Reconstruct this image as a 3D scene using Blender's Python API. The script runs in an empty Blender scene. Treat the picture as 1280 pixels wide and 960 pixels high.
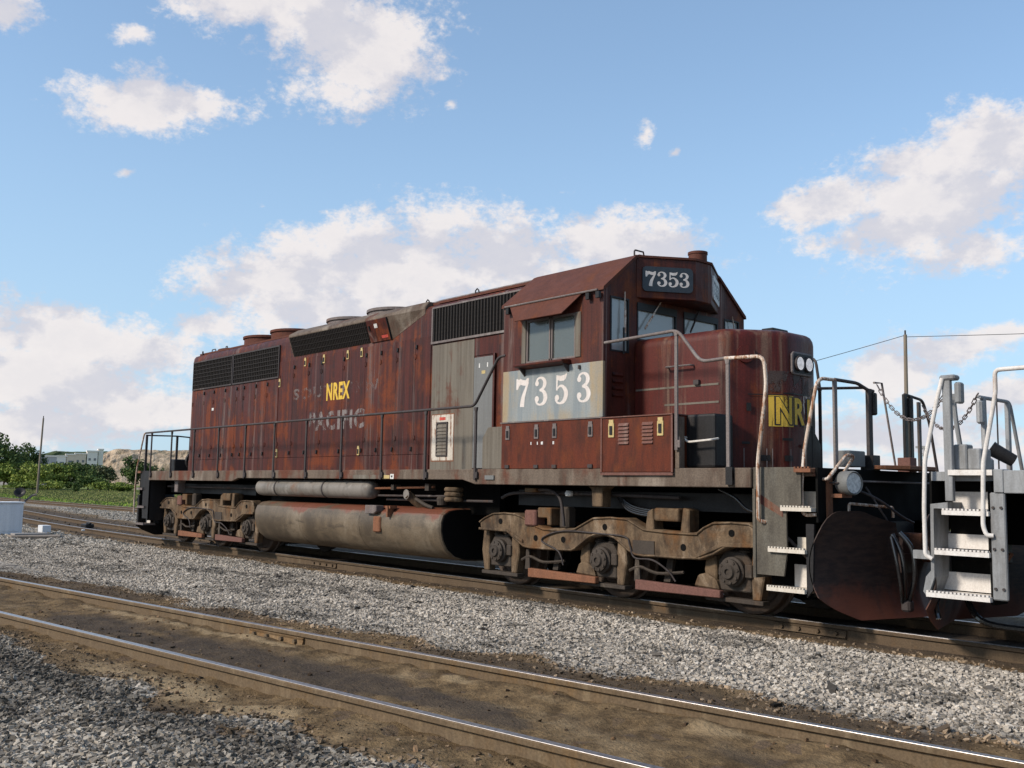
import bpy, bmesh, math, random
import numpy as np
from mathutils import Vector, Matrix
random.seed(7); RNG = np.random.default_rng(11)
scene = bpy.context.scene
COL = scene.collection
R = math.radians

# ------------------------------------------------------------------ camera
YAW, PITCH, ROLL, FPX = R(48.8105), R(6.0776), R(0.95), 1220.26
fw = Vector((-math.sin(YAW)*math.cos(PITCH), math.cos(YAW)*math.cos(PITCH), math.sin(PITCH)))
rt = Vector((math.cos(YAW), math.sin(YAW), 0)); up = rt.cross(fw)
rt2 = rt*math.cos(ROLL)+up*math.sin(ROLL); up2 = -rt*math.sin(ROLL)+up*math.cos(ROLL)
cam = bpy.data.cameras.new('camera'); camo = bpy.data.objects.new('camera', cam); COL.objects.link(camo)
mw = Matrix.Identity(4)
for i in range(3):
    mw[i][0], mw[i][1], mw[i][2] = rt2[i], up2[i], -fw[i]
mw.translation = Vector((15.0508, -10.6271, 1.4249))
camo.matrix_world = mw
cam.sensor_width = 36; cam.lens = 36*FPX/1280; cam.clip_end = 6000; cam.clip_start = 0.05
scene.camera = camo

# ------------------------------------------------------------------ light
SUN = Vector((-0.24, -0.78, 0.56)).normalized()
sl = bpy.data.lights.new('sun', 'SUN'); sl.energy = 3.7; sl.angle = R(8.0); sl.color = (1, .91, .79)
so = bpy.data.objects.new('sun', sl); COL.objects.link(so)
so.rotation_euler = (-SUN).to_track_quat('-Z', 'Y').to_euler()
so.location = (0, 0, 60)
scene.view_settings.view_transform = 'Standard'; scene.view_settings.look = 'None'
scene.view_settings.exposure = 0.2; scene.view_settings.gamma = 1
scene.view_settings.use_curve_mapping = False
scene.render.resolution_x, scene.render.resolution_y = 1024, 768

# ------------------------------------------------------------------ sky with cumulus
world = bpy.data.worlds.new('World'); scene.world = world; world.use_nodes = True
wt = world.node_tree; wn = wt.nodes; wn.clear()
def N(tree, typ, **kw):
    n = tree.nodes.new(typ)
    for k, v in kw.items(): setattr(n, k, v)
    return n
def lk(tree, a, b): tree.links.new(a, b)
def math_node(tree, op, a, b=None, clamp=False):
    n = N(tree, 'ShaderNodeMath', operation=op, use_clamp=clamp)
    for i, v in enumerate((a, b)):
        if v is None: continue
        if isinstance(v, (int, float)): n.inputs[i].default_value = v
        else: lk(tree, v, n.inputs[i])
    return n.outputs[0]
def maprange(tree, v, a, b, c=0., d=1., kind='SMOOTHSTEP'):
    n = N(tree, 'ShaderNodeMapRange', interpolation_type=kind); n.clamp = True
    lk(tree, v, n.inputs[0])
    for i, q in enumerate((a, b, c, d)): n.inputs[i+1].default_value = q
    return n.outputs[0]
def mixc(tree, f, a, b, blend='MIX'):
    n = N(tree, 'ShaderNodeMix', data_type='RGBA', blend_type=blend)
    for s, v in ((0, f), (6, a), (7, b)):
        if isinstance(v, (int, float)): n.inputs[s].default_value = v
        elif isinstance(v, tuple): n.inputs[s].default_value = (*v, 1) if len(v) == 3 else v
        else: lk(tree, v, n.inputs[s])
    return n.outputs[2]
def noise(tree, vec, scale, detail=4, rough=.55, dist=0.):
    n = N(tree, 'ShaderNodeTexNoise'); lk(tree, vec, n.inputs['Vector'])
    n.inputs['Scale'].default_value = scale; n.inputs['Detail'].default_value = detail
    n.inputs['Roughness'].default_value = rough; n.inputs['Distortion'].default_value = dist
    return n.outputs['Fac']

sky = N(wt, 'ShaderNodeTexSky'); sky.sky_type = 'NISHITA'; sky.sun_disc = False
sky.sun_elevation = math.asin(SUN.z); sky.sun_rotation = math.atan2(SUN.x, SUN.y) % (2*math.pi)
sky.air_density = 1.0; sky.dust_density = 0.6; sky.ozone_density = 1.6; sky.altitude = 100
tc = N(wt, 'ShaderNodeTexCoord')
sep = N(wt, 'ShaderNodeSeparateXYZ'); lk(wt, tc.outputs['Generated'], sep.inputs[0])
az = math_node(wt, 'ARCTAN2', sep.outputs[0], sep.outputs[1])
el = math_node(wt, 'ARCSINE', sep.outputs[2])
cmb = N(wt, 'ShaderNodeCombineXYZ'); lk(wt, az, cmb.inputs[0]); lk(wt, el, cmb.inputs[1])
# clouds: azimuth, elevation, half width, half height (degrees); those in the photograph, then more of the same round the sky
CLOUD_DARK, CLOUD_LIGHT, CLOUD_CORE = (3.9, 3.85, 4.2), (5.3, 4.98, 4.88), (4.55, 4.36, 4.45)
SKY_TINT, HAZE_COL = (.98, 1.08, 1.14), (2.7, 3.85, 5.0)
clouds = [(-65.5, 26.92, 5.91, 1.69), (-59.35, 25.17, 4.82, 3.14), (-57.4, 24.28, 2.66, 2.21), (-69.97, 20.41, 3.99, 1.15), (-71.24, 23.67, 1.36, 0.75), (-77.49, 23.52, 1.64, 1.03), (-52.89, 22.15, 0.68, 0.59), (-41.1, 20.5, 0.82, 1.08), (-38.68, 19.45, 0.67, 0.4), (-71.43, 16.66, 0.76, 0.34), (-63.79, 15.54, 0.84, 0.36), (-61.58, 11.44, 5.12, 2.51), (-55.59, 12.66, 5.7, 2.87), (-48.93, 12.85, 5.74, 2.7), (-42.74, 14.03, 4.67, 1.94), (-64.69, 10.78, 2.38, 1.53), (-58.31, 10.0, 8.92, 1.39), (-73.73, 7.89, 4.52, 1.7), (-74.35, 5.29, 6.39, 1.91), (-69.66, 7.32, 3.54, 1.14), (-70.31, 4.0, 5.69, 1.22), (-74.58, 2.74, 5.07, 1.1), (-67.2, 8.59, 2.25, 0.62), (-24.12, 15.68, 5.7, 2.78), (-22.26, 18.33, 2.6, 1.98), (-30.81, 16.25, 2.29, 1.06), (-26.93, 17.84, 2.7, 0.86), (-22.64, 12.82, 2.37, 1.17), (-27.02, 14.24, 4.02, 0.95), (-27.19, 7.09, 2.11, 1.57), (-24.35, 8.07, 3.02, 0.86), (-22.4, 8.4, 2.55, 0.59), (-28.51, 3.39, 7.05, 0.97), (-22.51, 5.03, 3.38, 0.93), (-26.11, 1.86, 6.92, 0.78), (-40.37, 4.29, 9.31, 1.16)]
rc = random.Random(5)
for k in range(26):
    a = rc.uniform(-8, 268); e = rc.choice([4, 7, 10, 14, 20, 28, 38, 50])+rc.uniform(-2, 3)
    w = rc.uniform(3, 9); clouds.append((a if a < 180 else a-360, e, w/max(.35, math.cos(R(e))), w*rc.uniform(.35, .5)))
warpn = N(wt, 'ShaderNodeTexNoise'); lk(wt, tc.outputs['Generated'], warpn.inputs['Vector'])
warpn.inputs['Scale'].default_value = 9; warpn.inputs['Detail'].default_value = 3
wv = N(wt, 'ShaderNodeVectorMath', operation='MULTIPLY_ADD'); lk(wt, warpn.outputs['Color'], wv.inputs[0])
wv.inputs[1].default_value = (.07, .045, 0); lk(wt, cmb.outputs[0], wv.inputs[2])
def blobs(vec):
    acc = None
    for a, e, w, h in clouds:
        s = N(wt, 'ShaderNodeVectorMath', operation='MULTIPLY_ADD'); lk(wt, vec, s.inputs[0])
        sx, sy = 1/R(w), 1/R(h)
        s.inputs[1].default_value = (sx, sy, 0)
        s.inputs[2].default_value = (-(R(a)+.035)*sx, -(R(e)+.0225)*sy, 0)
        l = N(wt, 'ShaderNodeVectorMath', operation='LENGTH'); lk(wt, s.outputs[0], l.inputs[0])
        v = l.outputs['Value']
        if w < 1.5: v = math_node(wt, 'ADD', v, .62)
        if acc is None: acc = v
        else:
            m = N(wt, 'ShaderNodeMath', operation='SMOOTH_MIN'); lk(wt, acc, m.inputs[0]); lk(wt, v, m.inputs[1])
            m.inputs[2].default_value = .25; acc = m.outputs[0]
    return acc
dist = blobs(wv.outputs[0])
stretch = N(wt, 'ShaderNodeVectorMath', operation='MULTIPLY'); lk(wt, tc.outputs['Generated'], stretch.inputs[0]); stretch.inputs[1].default_value = (1, 1, 1.5)
n1 = noise(wt, stretch.outputs[0], 13, 6, .60)
n2 = noise(wt, stretch.outputs[0], 46, 4, .66)
n3 = noise(wt, stretch.outputs[0], 120, 3, .66)
shift = N(wt, 'ShaderNodeVectorMath', operation='ADD'); lk(wt, stretch.outputs[0], shift.inputs[0])
shift.inputs[1].default_value = (SUN.x*.02, SUN.y*.02, .04)
n1s = noise(wt, shift.outputs[0], 13, 6, .60)
body = math_node(wt, 'SUBTRACT', 1.46, dist)
d0 = math_node(wt, 'ADD', body, math_node(wt, 'MULTIPLY', math_node(wt, 'SUBTRACT', n1, .5), 2.6))
d0 = math_node(wt, 'ADD', d0, math_node(wt, 'MULTIPLY', math_node(wt, 'SUBTRACT', n2, .5), 1.5))
d0 = math_node(wt, 'ADD', d0, math_node(wt, 'MULTIPLY', math_node(wt, 'SUBTRACT', n3, .5), .9))
cover = maprange(wt, d0, .04, .88)
thick = maprange(wt, d0, .6, 1.9)
lit = maprange(wt, math_node(wt, 'SUBTRACT', n1, n1s), -.10, .10)
cloudcol = mixc(wt, lit, CLOUD_DARK, CLOUD_LIGHT)
cloudcol = mixc(wt, math_node(wt, 'MULTIPLY', thick, .45), cloudcol, CLOUD_CORE)
skyc = mixc(wt, 1.0, sky.outputs[0], SKY_TINT, 'MULTIPLY')
haze_low = maprange(wt, sep.outputs[2], 0.0, .48, .78, 0.26)
skyc = mixc(wt, haze_low, skyc, HAZE_COL)
wc = mixc(wt, math_node(wt, 'MULTIPLY', cover, .93), skyc, cloudcol)
bg = N(wt, 'ShaderNodeBackground'); lk(wt, wc, bg.inputs[0]); bg.inputs[1].default_value = 0.15
wo = N(wt, 'ShaderNodeOutputWorld'); lk(wt, bg.outputs[0], wo.inputs[0])
world.cycles.sampling_method = 'MANUAL'; world.cycles.sample_map_resolution = 512
# ------------------------------------------------------------------ materials
MATS = {}
def new_mat(name):
    m = bpy.data.materials.new(name); m.use_nodes = True
    t = m.node_tree; b = t.nodes['Principled BSDF']; MATS[name] = m
    return m, t, b
def objco(t, scale=(1, 1, 1)):
    c = N(t, 'ShaderNodeTexCoord'); mp = N(t, 'ShaderNodeMapping'); mp.inputs['Scale'].default_value = scale
    lk(t, c.outputs['Object'], mp.inputs[0]); return mp.outputs[0]
def bump(t, b, h, strength=.3, dist=.01):
    n = N(t, 'ShaderNodeBump'); n.inputs['Strength'].default_value = strength; n.inputs['Distance'].default_value = dist
    lk(t, h, n.inputs['Height']); lk(t, n.outputs[0], b.inputs['Normal'])
def weathered(name, base, dark, rust, pale=None, streak=.5, rust_lo=.52, rust_hi=.7, pale_lo=.58, pale_hi=.72, rough=.62, metal=0., spec=.22, scale=1., pale_amt=.7, grain=.5, run=(7, .28)):
    """old paint: vertical run marks, blotches of rust, chalky faded places, fine grain"""
    m, t, b = new_mat(name)
    v = objco(t); vs = objco(t, (run[0]*scale, run[0]*scale, run[1]*scale)); vs2 = objco(t, (run[0]*3.1*scale, run[0]*3.1*scale, run[1]*3.2*scale))
    s1 = noise(t, vs, 1, 5, .6); s2 = noise(t, vs2, 1, 4, .6)
    st = math_node(t, 'ADD', math_node(t, 'MULTIPLY', s1, .54), math_node(t, 'MULTIPLY', s2, .46))
    c = mixc(t, math_node(t, 'MULTIPLY', maprange(t, st, .40, .64), streak), base, dark)
    p = noise(t, v, 1.3*scale, 9, .66, .4)
    if pale:
        q = noise(t, vs, .55, 7, .68, .6)
        c = mixc(t, math_node(t, 'MULTIPLY', maprange(t, q, pale_lo, pale_hi), pale_amt), c, pale)
    r = math_node(t, 'ADD', math_node(t, 'MULTIPLY', p, .58), math_node(t, 'MULTIPLY', s1, .42))
    c = mixc(t, math_node(t, 'MULTIPLY', maprange(t, r, rust_lo, rust_hi), .85), c, rust)
    g = noise(t, v, 55, 4, .7)
    c = mixc(t, grain, c, mixc(t, maprange(t, g, .3, .7), (.55, .55, .55), (1.35, 1.35, 1.35)), 'MULTIPLY')
    lk(t, c, b.inputs['Base Color'])
    lk(t, maprange(t, p, .3, .7, rough-.1, rough+.2, 'LINEAR'), b.inputs['Roughness'])
    b.inputs['Metallic'].default_value = metal; b.inputs['Specular IOR Level'].default_value = spec
    bump(t, b, math_node(t, 'ADD', g, math_node(t, 'MULTIPLY', p, 2.)), .25, .006)
    return m
weathered('hood_red', (.071, .015, .009), (.018, .007, .0055), (.148, .031, .006), (.175, .125, .108), .95, .49, .60, .53, .67, .48, pale_amt=.6)
weathered('roof_red', (.103, .035, .022), (.054, .02, .014), (.138, .042, .015), (.2, .16, .14), .5, .50, .7, .62, .8, .75, run=(4, 1.5))
weathered('cab_red', (.075, .0185, .012), (.028, .010, .008), (.155, .037, .009), (.24, .175, .15), .8, .51, .64, .54, .70, .5)
weathered('nose_red', (.080, .0125, .0085), (.034, .008, .006), (.13, .030, .007), (.155, .095, .065), .8, .51, .63, .50, .64, .45, pale_amt=.75)
weathered('box_red', (.105, .021, .007), (.036, .010, .006), (.17, .040, .007), (.24, .16, .13), .85, .5, .68, .66, .8, .5, run=(4.5, 1.0))
weathered('sill_paint', (.135, .102, .077), (.062, .04, .028), (.11, .033, .018), (.27, .225, .18), .85, .49, .61, .54, .70, .7, scale=.8, run=(3.2, .9))
weathered('grey_panel', (.150, .130, .103), (.085, .068, .052), (.10, .036, .022), (.23, .205, .17), .75, .53, .63, .56, .75, .6, grain=.22)
weathered('grey_door', (.155, .155, .15), (.11, .107, .10), (.12, .06, .04), (.24, .235, .23), .35, .63, .74, .6, .8, .5, grain=.22)
weathered('blue_grey', (.235, .245, .245), (.20, .19, .165), (.30, .16, .06), (.32, .30, .25), .6, .57, .74, .58, .74, .6, scale=.7)
weathered('tank_paint', (.175, .132, .088), (.10, .07, .045), (.15, .042, .02), (.26, .21, .155), .6, .54, .62, .5, .7, .5, scale=.8)
weathered('truck_steel', (.135, .090, .053), (.038, .025, .016), (.14, .066, .025), (.28, .21, .145), .95, .5, .64, .54, .66, .75, run=(4, 1.8))
weathered('well_steel', (.105, .092, .072), (.05, .042, .034), (.10, .05, .03), (.16, .15, .125), .8, .55, .68, .54, .7, .65, scale=.8, run=(3.5, .9))
weathered('truck_dark', (.055, .043, .034), (.03, .024, .02), (.10, .06, .035), (.2, .16, .12), .5, .55, .72, .6, .74, .7, run=(4, 2))
weathered('rust_bar', (.20, .085, .045), (.11, .05, .03), (.25, .1, .04), (.24, .17, .12), .5, .5, .7, .6, .75, .7, run=(4, 1.5))
weathered('pipe_dark', (.055, .045, .043), (.03, .026, .025), (.11, .06, .04), (.2, .17, .15), .5, .52, .7, .56, .72, .55)
weathered('pipe_steel', (.16, .13, .12), (.09, .075, .07), (.16, .08, .05), (.3, .27, .25), .5, .55, .7, .5, .7, .5)
weathered('pipe_rust', (.46, .36, .28), (.26, .13, .065), (.22, .075, .022), (.70, .62, .54), .6, .5, .56, .49, .58, .6, scale=6)
weathered('black_steel', (.02, .018, .018), (.011, .011, .011), (.05, .028, .02), (.05, .042, .04), .5, .6, .76, .64, .8, .45)
weathered('plow_steel', (.032, .018, .015), (.018, .012, .011), (.105, .035, .02), (.07, .045, .035), .5, .5, .72, .6, .78, .5)
weathered('engine_black', (.006, .0055, .005), (.004, .004, .004), (.018, .012, .009), (.014, .012, .011), .5, .6, .76, .66, .8, .85, spec=.1)
weathered('white_paint', (.62, .57, .51), (.45, .39, .34), (.32, .15, .08), (.72, .68, .63), .5, .57, .68, .55, .7, .6, scale=1.6, grain=.22, run=(6, 2.5))
weathered('vent_white', (.52, .47, .40), (.35, .28, .22), (.17, .075, .04), (.6, .56, .5), .5, .50, .58, .55, .7, .6, scale=2.5, grain=.3)
weathered('tread_white', (.58, .52, .44), (.4, .33, .25), (.28, .13, .05), (.66, .6, .52), .4, .56, .7, .55, .7, .7, scale=2, grain=.22)
weathered('unit_grey', (.26, .265, .27), (.13, .125, .12), (.16, .10, .07), (.38, .375, .37), .75, .57, .72, .55, .7, .55, grain=.22, run=(4, .7))
weathered('unit_white', (.64, .60, .56), (.46, .41, .37), (.33, .22, .16), (.72, .69, .66), .5, .56, .70, .55, .7, .5, scale=1.5, grain=.22, run=(6, 2.5))
weathered('reservoir', (.20, .178, .155), (.10, .088, .075), (.16, .085, .05), (.33, .30, .27), .7, .53, .66, .55, .7, .45, grain=.22, run=(3, 2))
weathered('digit_white', (.62, .56, .52), (.5, .43, .38), (.32, .18, .1), (.7, .66, .62), .4, .58, .72, .5, .7, .6, scale=2, grain=.22)
weathered('digit_yellow', (.62, .40, .055), (.45, .27, .04), (.25, .1, .03), (.66, .5, .18), .4, .6, .74, .6, .8, .6, scale=2)
weathered('latch_yellow', (.48, .37, .17), (.35, .24, .09), (.2, .1, .05), (.6, .5, .3), .4, .6, .74, .6, .8, .6, scale=3)
weathered('pole_wood', (.235, .19, .15), (.14, .11, .085), (.17, .12, .08), (.31, .27, .22), .6, .56, .7, .5, .7, .85)
weathered('rail_dark', (.10, .069, .043), (.055, .04, .027), (.13, .07, .03), (.16, .118, .075), .3, .55, .72, .55, .72, .85)
weathered('rail_side', (.135, .094, .056), (.07, .05, .032), (.16, .095, .042), (.21, .155, .095), .3, .5, .7, .5, .7, .85, scale=1.2)
weathered('cabinet_white', (.62, .63, .65), (.5, .5, .5), (.32, .26, .2), (.7, .7, .7), .3, .66, .8, .55, .7, .5, grain=.22)
weathered('board_grey', (.30, .28, .26), (.2, .18, .17), (.22, .16, .12), (.4, .38, .36), .3, .6, .74, .55, .7, .8)
weathered('brake_red', (.15, .07, .055), (.09, .045, .035), (.2, .09, .045), (.24, .18, .15), .4, .55, .7, .6, .75, .7)

def simple(name, col, rough=.5, metal=0., spec=.4):
    m, t, b = new_mat(name)
    v = objco(t); g = noise(t, v, 30, 4, .6)
    lk(t, mixc(t, .6, (*col,), mixc(t, maprange(t, g, .3, .7), tuple(c*.55 for c in col), tuple(min(1, c*1.3) for c in col))), b.inputs['Base Color'])
    b.inputs['Roughness'].default_value = rough; b.inputs['Metallic'].default_value = metal; b.inputs['Specular IOR Level'].default_value = spec
    return m
simple('rubber', (.015, .015, .016), .16, 0, .8)
simple('lens_white', (.72, .72, .69), .12, 0, .6)
simple('seal_black', (.012, .012, .013), .6)
simple('plate_dark', (.018, .022, .028), .35, 0, .5)
simple('grille_dark', (.010, .008, .007), .8, 0, .1)
simple('grille_bar', (.022, .018, .016), .7, .0, .2)
simple('chrome', (.75, .75, .76), .12, 1)
simple('railhead', (.46, .43, .42), .40, .9)
simple('sticker_red', (.45, .06, .04), .6)
simple('sticker_white', (.6, .58, .55), .6)
simple('wire_dark', (.05, .05, .052), .6)
simple('seat_dark', (.03, .03, .035), .7)
simple('paper_orange', (.6, .15, .03), .7)

def glass(name, tint, alpha, rough=.06):
    m, t, b = new_mat(name)
    v = objco(t); g = noise(t, v, 2.2, 6, .7)
    b.inputs['Base Color'].default_value = (*tint, 1); b.inputs['Specular IOR Level'].default_value = .5; b.inputs['IOR'].default_value = 1.85
    lk(t, maprange(t, g, .3, .75, rough, rough+.22, 'LINEAR'), b.inputs['Roughness'])
    lk(t, maprange(t, g, .35, .8, alpha, min(1, alpha+.15), 'LINEAR'), b.inputs['Alpha'])
    return m
glass('glass_dusty', (.115, .125, .112), .66, .05)
glass('glass_front', (.30, .31, .29), .85, .08)
glass('glass_lens', (.75, .75, .72), .10, .02)
def ghost(name, col, lo, hi, amt):
    """lettering worn almost away: what is left of the paint shows in scraps"""
    m, t, b = new_mat(name)
    g = noise(t, objco(t, (5, 5, 1.6)), 1.0, 7, .75, .6)
    b.inputs['Base Color'].default_value = (*col, 1); b.inputs['Roughness'].default_value = .7
    lk(t, maprange(t, g, lo, hi, 0, amt), b.inputs['Alpha']); return m
ghost('ghost_letter', (.22, .185, .175), .42, .58, .8)
ghost('ghost_faint', (.20, .165, .155), .46, .60, .55)
ghost('peeled_yellow', (.62, .40, .05), .30, .42, 1)
ghost('peeled_white', (.5, .42, .36), .50, .56, 1)
ghost('peeled_black', (.05, .03, .025), .46, .54, .9)

# ------------------------------------------------------------------ mesh helpers
class MB:
    def __init__(s): s.v = []; s.f = []
    def add(s, vs, fs):
        o = len(s.v); s.v += [tuple(p) for p in vs]; s.f += [tuple(i+o for i in f) for f in fs]; return s
    def box(s, x0, x1, y0, y1, z0, z1):
        return s.add([(x, y, z) for x in (x0, x1) for y in (y0, y1) for z in (z0, z1)],
                     [(0, 1, 3, 2), (4, 6, 7, 5), (0, 4, 5, 1), (2, 3, 7, 6), (0, 2, 6, 4), (1, 5, 7, 3)])
    def prism(s, poly, a0, a1, ax='y'):
        """polygon (in the other two axes, in order) extruded along ax"""
        def P(p, a): return {'x': (a, p[0], p[1]), 'y': (p[0], a, p[1]), 'z': (p[0], p[1], a)}[ax]
        n = len(poly)
        return s.add([P(p, a0) for p in poly]+[P(p, a1) for p in poly],
                     [tuple(range(n)), tuple(range(2*n-1, n-1, -1))]+[(i, (i+1) % n, n+(i+1) % n, n+i) for i in range(n)])
    def loft(s, secs, cap=True):
        n = len(secs[0]); fs = []
        for k in range(len(secs)-1):
            for i in range(n): fs.append((k*n+i, k*n+(i+1) % n, (k+1)*n+(i+1) % n, (k+1)*n+i))
        if cap: fs += [tuple(range(n)), tuple(range((len(secs)-1)*n, len(secs)*n))]
        return s.add([p for q in secs for p in q], fs)
    def tube(s, pts, r, n=8, closed=False):
        pts = [Vector(p) for p in pts]; rs = r if isinstance(r, (list, tuple)) else [r]*len(pts); secs = []
        prev = None
        for i, p in enumerate(pts):
            if closed: t = pts[(i+1) % len(pts)]-pts[i-1]
            else: t = pts[min(i+1, len(pts)-1)]-pts[max(i-1, 0)]
            t.normalize()
            if prev is None:
                a = Vector((0, 0, 1)) if abs(t.z) < .9 else Vector((1, 0, 0)); u = t.cross(a).normalized()
            else: u = (prev-t*prev.dot(t)).normalized()
            prev = u; w = t.cross(u)
            secs.append([p+(u*math.cos(k*2*math.pi/n)+w*math.sin(k*2*math.pi/n))*rs[i] for k in range(n)])
        if closed: secs.append(secs[0]); return s.loft(secs, False)
        return s.loft(secs)
    def cyl(s, a, b, r, n=16, r2=None): return s.tube([a, b], [r, r if r2 is None else r2], n)
    def lathe(s, prof, c, ax='y', n=24):
        """profile of (radius, offset along ax) turned about ax through c"""
        secs = []
        for rr, h in prof:
            q = []
            for k in range(n):
                a = k*2*math.pi/n; u, w = rr*math.cos(a), rr*math.sin(a)
                q.append({'x': (c[0]+h, c[1]+u, c[2]+w), 'y': (c[0]+u, c[1]+h, c[2]+w), 'z': (c[0]+u, c[1]+w, c[2]+h)}[ax])
            secs.append(q)
        return s.loft(secs)
    def mirror_y(s):
        o = MB(); o.v = s.v+[(x, -y, z) for x, y, z in s.v]; n = len(s.v); o.f = s.f+[tuple(i+n for i in reversed(f)) for f in s.f]; return o
    def build(s, name, mat, parent=None, smooth=None, bevel=0, segs=1, fix=True):
        me = bpy.data.meshes.new(name); me.from_pydata(s.v, [], s.f)
        if fix:
            bm = bmesh.new(); bm.from_mesh(me); bmesh.ops.recalc_face_normals(bm, faces=bm.faces); bm.to_mesh(me); bm.free()
        me.materials.append(MATS[mat])
        o = bpy.data.objects.new(name, me); COL.objects.link(o)
        if smooth:
            me.shade_smooth(); me.set_sharp_from_angle(angle=R(smooth))
        if bevel:
            bv = o.modifiers.new('bevel', 'BEVEL'); bv.width = bevel; bv.segments = segs; bv.limit_method = 'ANGLE'; bv.angle_limit = R(40)
            bv.harden_normals = False
        if parent is not None: o.parent = parent; o.matrix_parent_inverse = parent.matrix_world.inverted() if False else Matrix.Identity(4)
        return o
def bez(pts, n=6):
    """smooth polyline through points (Catmull-Rom)"""
    P = [Vector(p) for p in pts]; out = []
    for i in range(len(P)-1):
        a, b, c, d = P[max(i-1, 0)], P[i], P[i+1], P[min(i+2, len(P)-1)]
        for k in range(n):
            t = k/n
            out.append(.5*((2*b)+(c-a)*t+(2*a-5*b+4*c-d)*t*t+(3*b-a-3*c+d)*t**3))
    out.append(P[-1]); return out
def rounded(pts, r, n=4):
    """polyline with its inner corners rounded to radius r"""
    P = [Vector(p) for p in pts]; out = [P[0]]
    for i in range(1, len(P)-1):
        a, b, c = P[i-1], P[i], P[i+1]; u = (a-b).normalized(); w = (c-b).normalized()
        d = min(r, (a-b).length*.49, (c-b).length*.49)
        s, e = b+u*d, b+w*d
        for k in range(n+1):
            t = k/n; out.append(s*(1-t)**2+b*2*t*(1-t)+e*t*t)
    out.append(P[-1]); return out
def thing(name, label, cat, loc=(0, 0, 0), group=None, kind=None):
    o = bpy.data.objects.new(name, None); COL.objects.link(o); o.location = loc; o.empty_display_size = .3
    tag(o, label, cat, group, kind); return o
def tag(o, label=None, cat=None, group=None, kind=None):
    if label: o['label'] = label
    if cat: o['category'] = cat
    if group: o['group'] = group
    if kind: o['kind'] = kind
    return o
def copy_tree(o, parent=None):
    c = o.copy(); COL.objects.link(c); c.parent = parent
    for ch in list(o.children): copy_tree(ch, c)
    return c
def ribbon(mb, pts, mapf, lift=0.):
    """a pen stroke: (x, y, width) points swept into a flat ribbon with a little thickness"""
    P = bez([(p[0], p[1], p[2]) for p in pts], 7); L, Rr = [], []
    for i, p in enumerate(P):
        t = (P[min(i+1, len(P)-1)]-P[max(i-1, 0)]); t = Vector((t.x, t.y)).normalized(); nn = Vector((-t.y, t.x))*p.z*.5
        L.append((p.x+nn.x, p.y+nn.y)); Rr.append((p.x-nn.x, p.y-nn.y))
    m = len(P); vs = [mapf(*q, lift) for q in L]+[mapf(*q, lift) for q in Rr]
    mb.add(vs, [(i, i+1, m+i+1, m+i) for i in range(m-1)])
def flatpoly(mb, pts, mapf, lift=0.):
    mb.add([mapf(*p, lift) for p in pts], [tuple(range(len(pts)))])
def disc(mb, c, r, mapf, lift):
    flatpoly(mb, [(c[0]+r*math.cos(k*math.pi/7), c[1]+r*math.sin(k*math.pi/7)) for k in range(14)], mapf, lift)
def digit(ch, mapf):
    """bold slab-serif numerals about .66 wide and 1 high"""
    mb = MB()
    if ch == '7':
        flatpoly(mb, [(0, .62), (.09, .62), (.15, .74), (.24, .79), (.36, .75), (.5, .74), (.64, .84), (.66, 1.0), (.57, 1.0), (.48, .93), (.33, .95), (.22, 1.0), (.12, .96), (.08, 1.0), (0, 1.0)][::-1], mapf, 0)
        ribbon(mb, [(.62, .86, .09), (.50, .62, .12), (.38, .36, .18), (.33, .14, .21), (.32, 0, .22)], mapf, .0006)
    if ch == '3':
        ribbon(mb, [(.10, .80, .10), (.16, .92, .08), (.31, .965, .07), (.46, .90, .13), (.52, .76, .17), (.44, .60, .12), (.26, .535, .06)], mapf, 0)
        ribbon(mb, [(.26, .535, .06), (.46, .48, .13), (.56, .28, .19), (.48, .10, .14), (.30, .035, .07), (.15, .08, .08), (.08, .20, .10)], mapf, .0006)
        disc(mb, (.13, .775), .095, mapf, .0012); disc(mb, (.13, .235), .105, mapf, .0012)
    if ch == '5':
        flatpoly(mb, [(.09, .99), (.30, .955), (.50, .985), (.58, 1.03), (.60, .98), (.54, .84), (.44, .78), (.28, .78), (.13, .83), (.09, .86)][::-1], mapf, 0)
        ribbon(mb, [(.125, .97, .07), (.12, .7, .07), (.115, .47, .07)], mapf, .0006)
        ribbon(mb, [(.12, .50, .06), (.24, .60, .07), (.38, .60, .10), (.53, .46, .17), (.56, .28, .19), (.46, .10, .15), (.28, .03, .07), (.14, .07, .08), (.07, .18, .10)], mapf, .0012)
        disc(mb, (.13, .22), .105, mapf, .0018)
    return mb
def text_mb(body, bold=0., size=1.):
    """built-in font outline as flat faces: returns vertices (x, y) and faces"""
    cu = bpy.data.curves.new('t', 'FONT'); cu.body = body; cu.size = size; cu.offset = bold; cu.resolution_u = 3; cu.space_character = 1.12
    ob = bpy.data.objects.new('t', cu); COL.objects.link(ob); bpy.context.view_layer.update()
    me = bpy.data.meshes.new_from_object(ob.evaluated_get(bpy.context.evaluated_depsgraph_get()))
    vs = [tuple(v.co) for v in me.vertices]; fs = [tuple(p.vertices) for p in me.polygons]
    bpy.data.objects.remove(ob); bpy.data.curves.remove(cu); bpy.data.meshes.remove(me)
    return vs, fs
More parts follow.
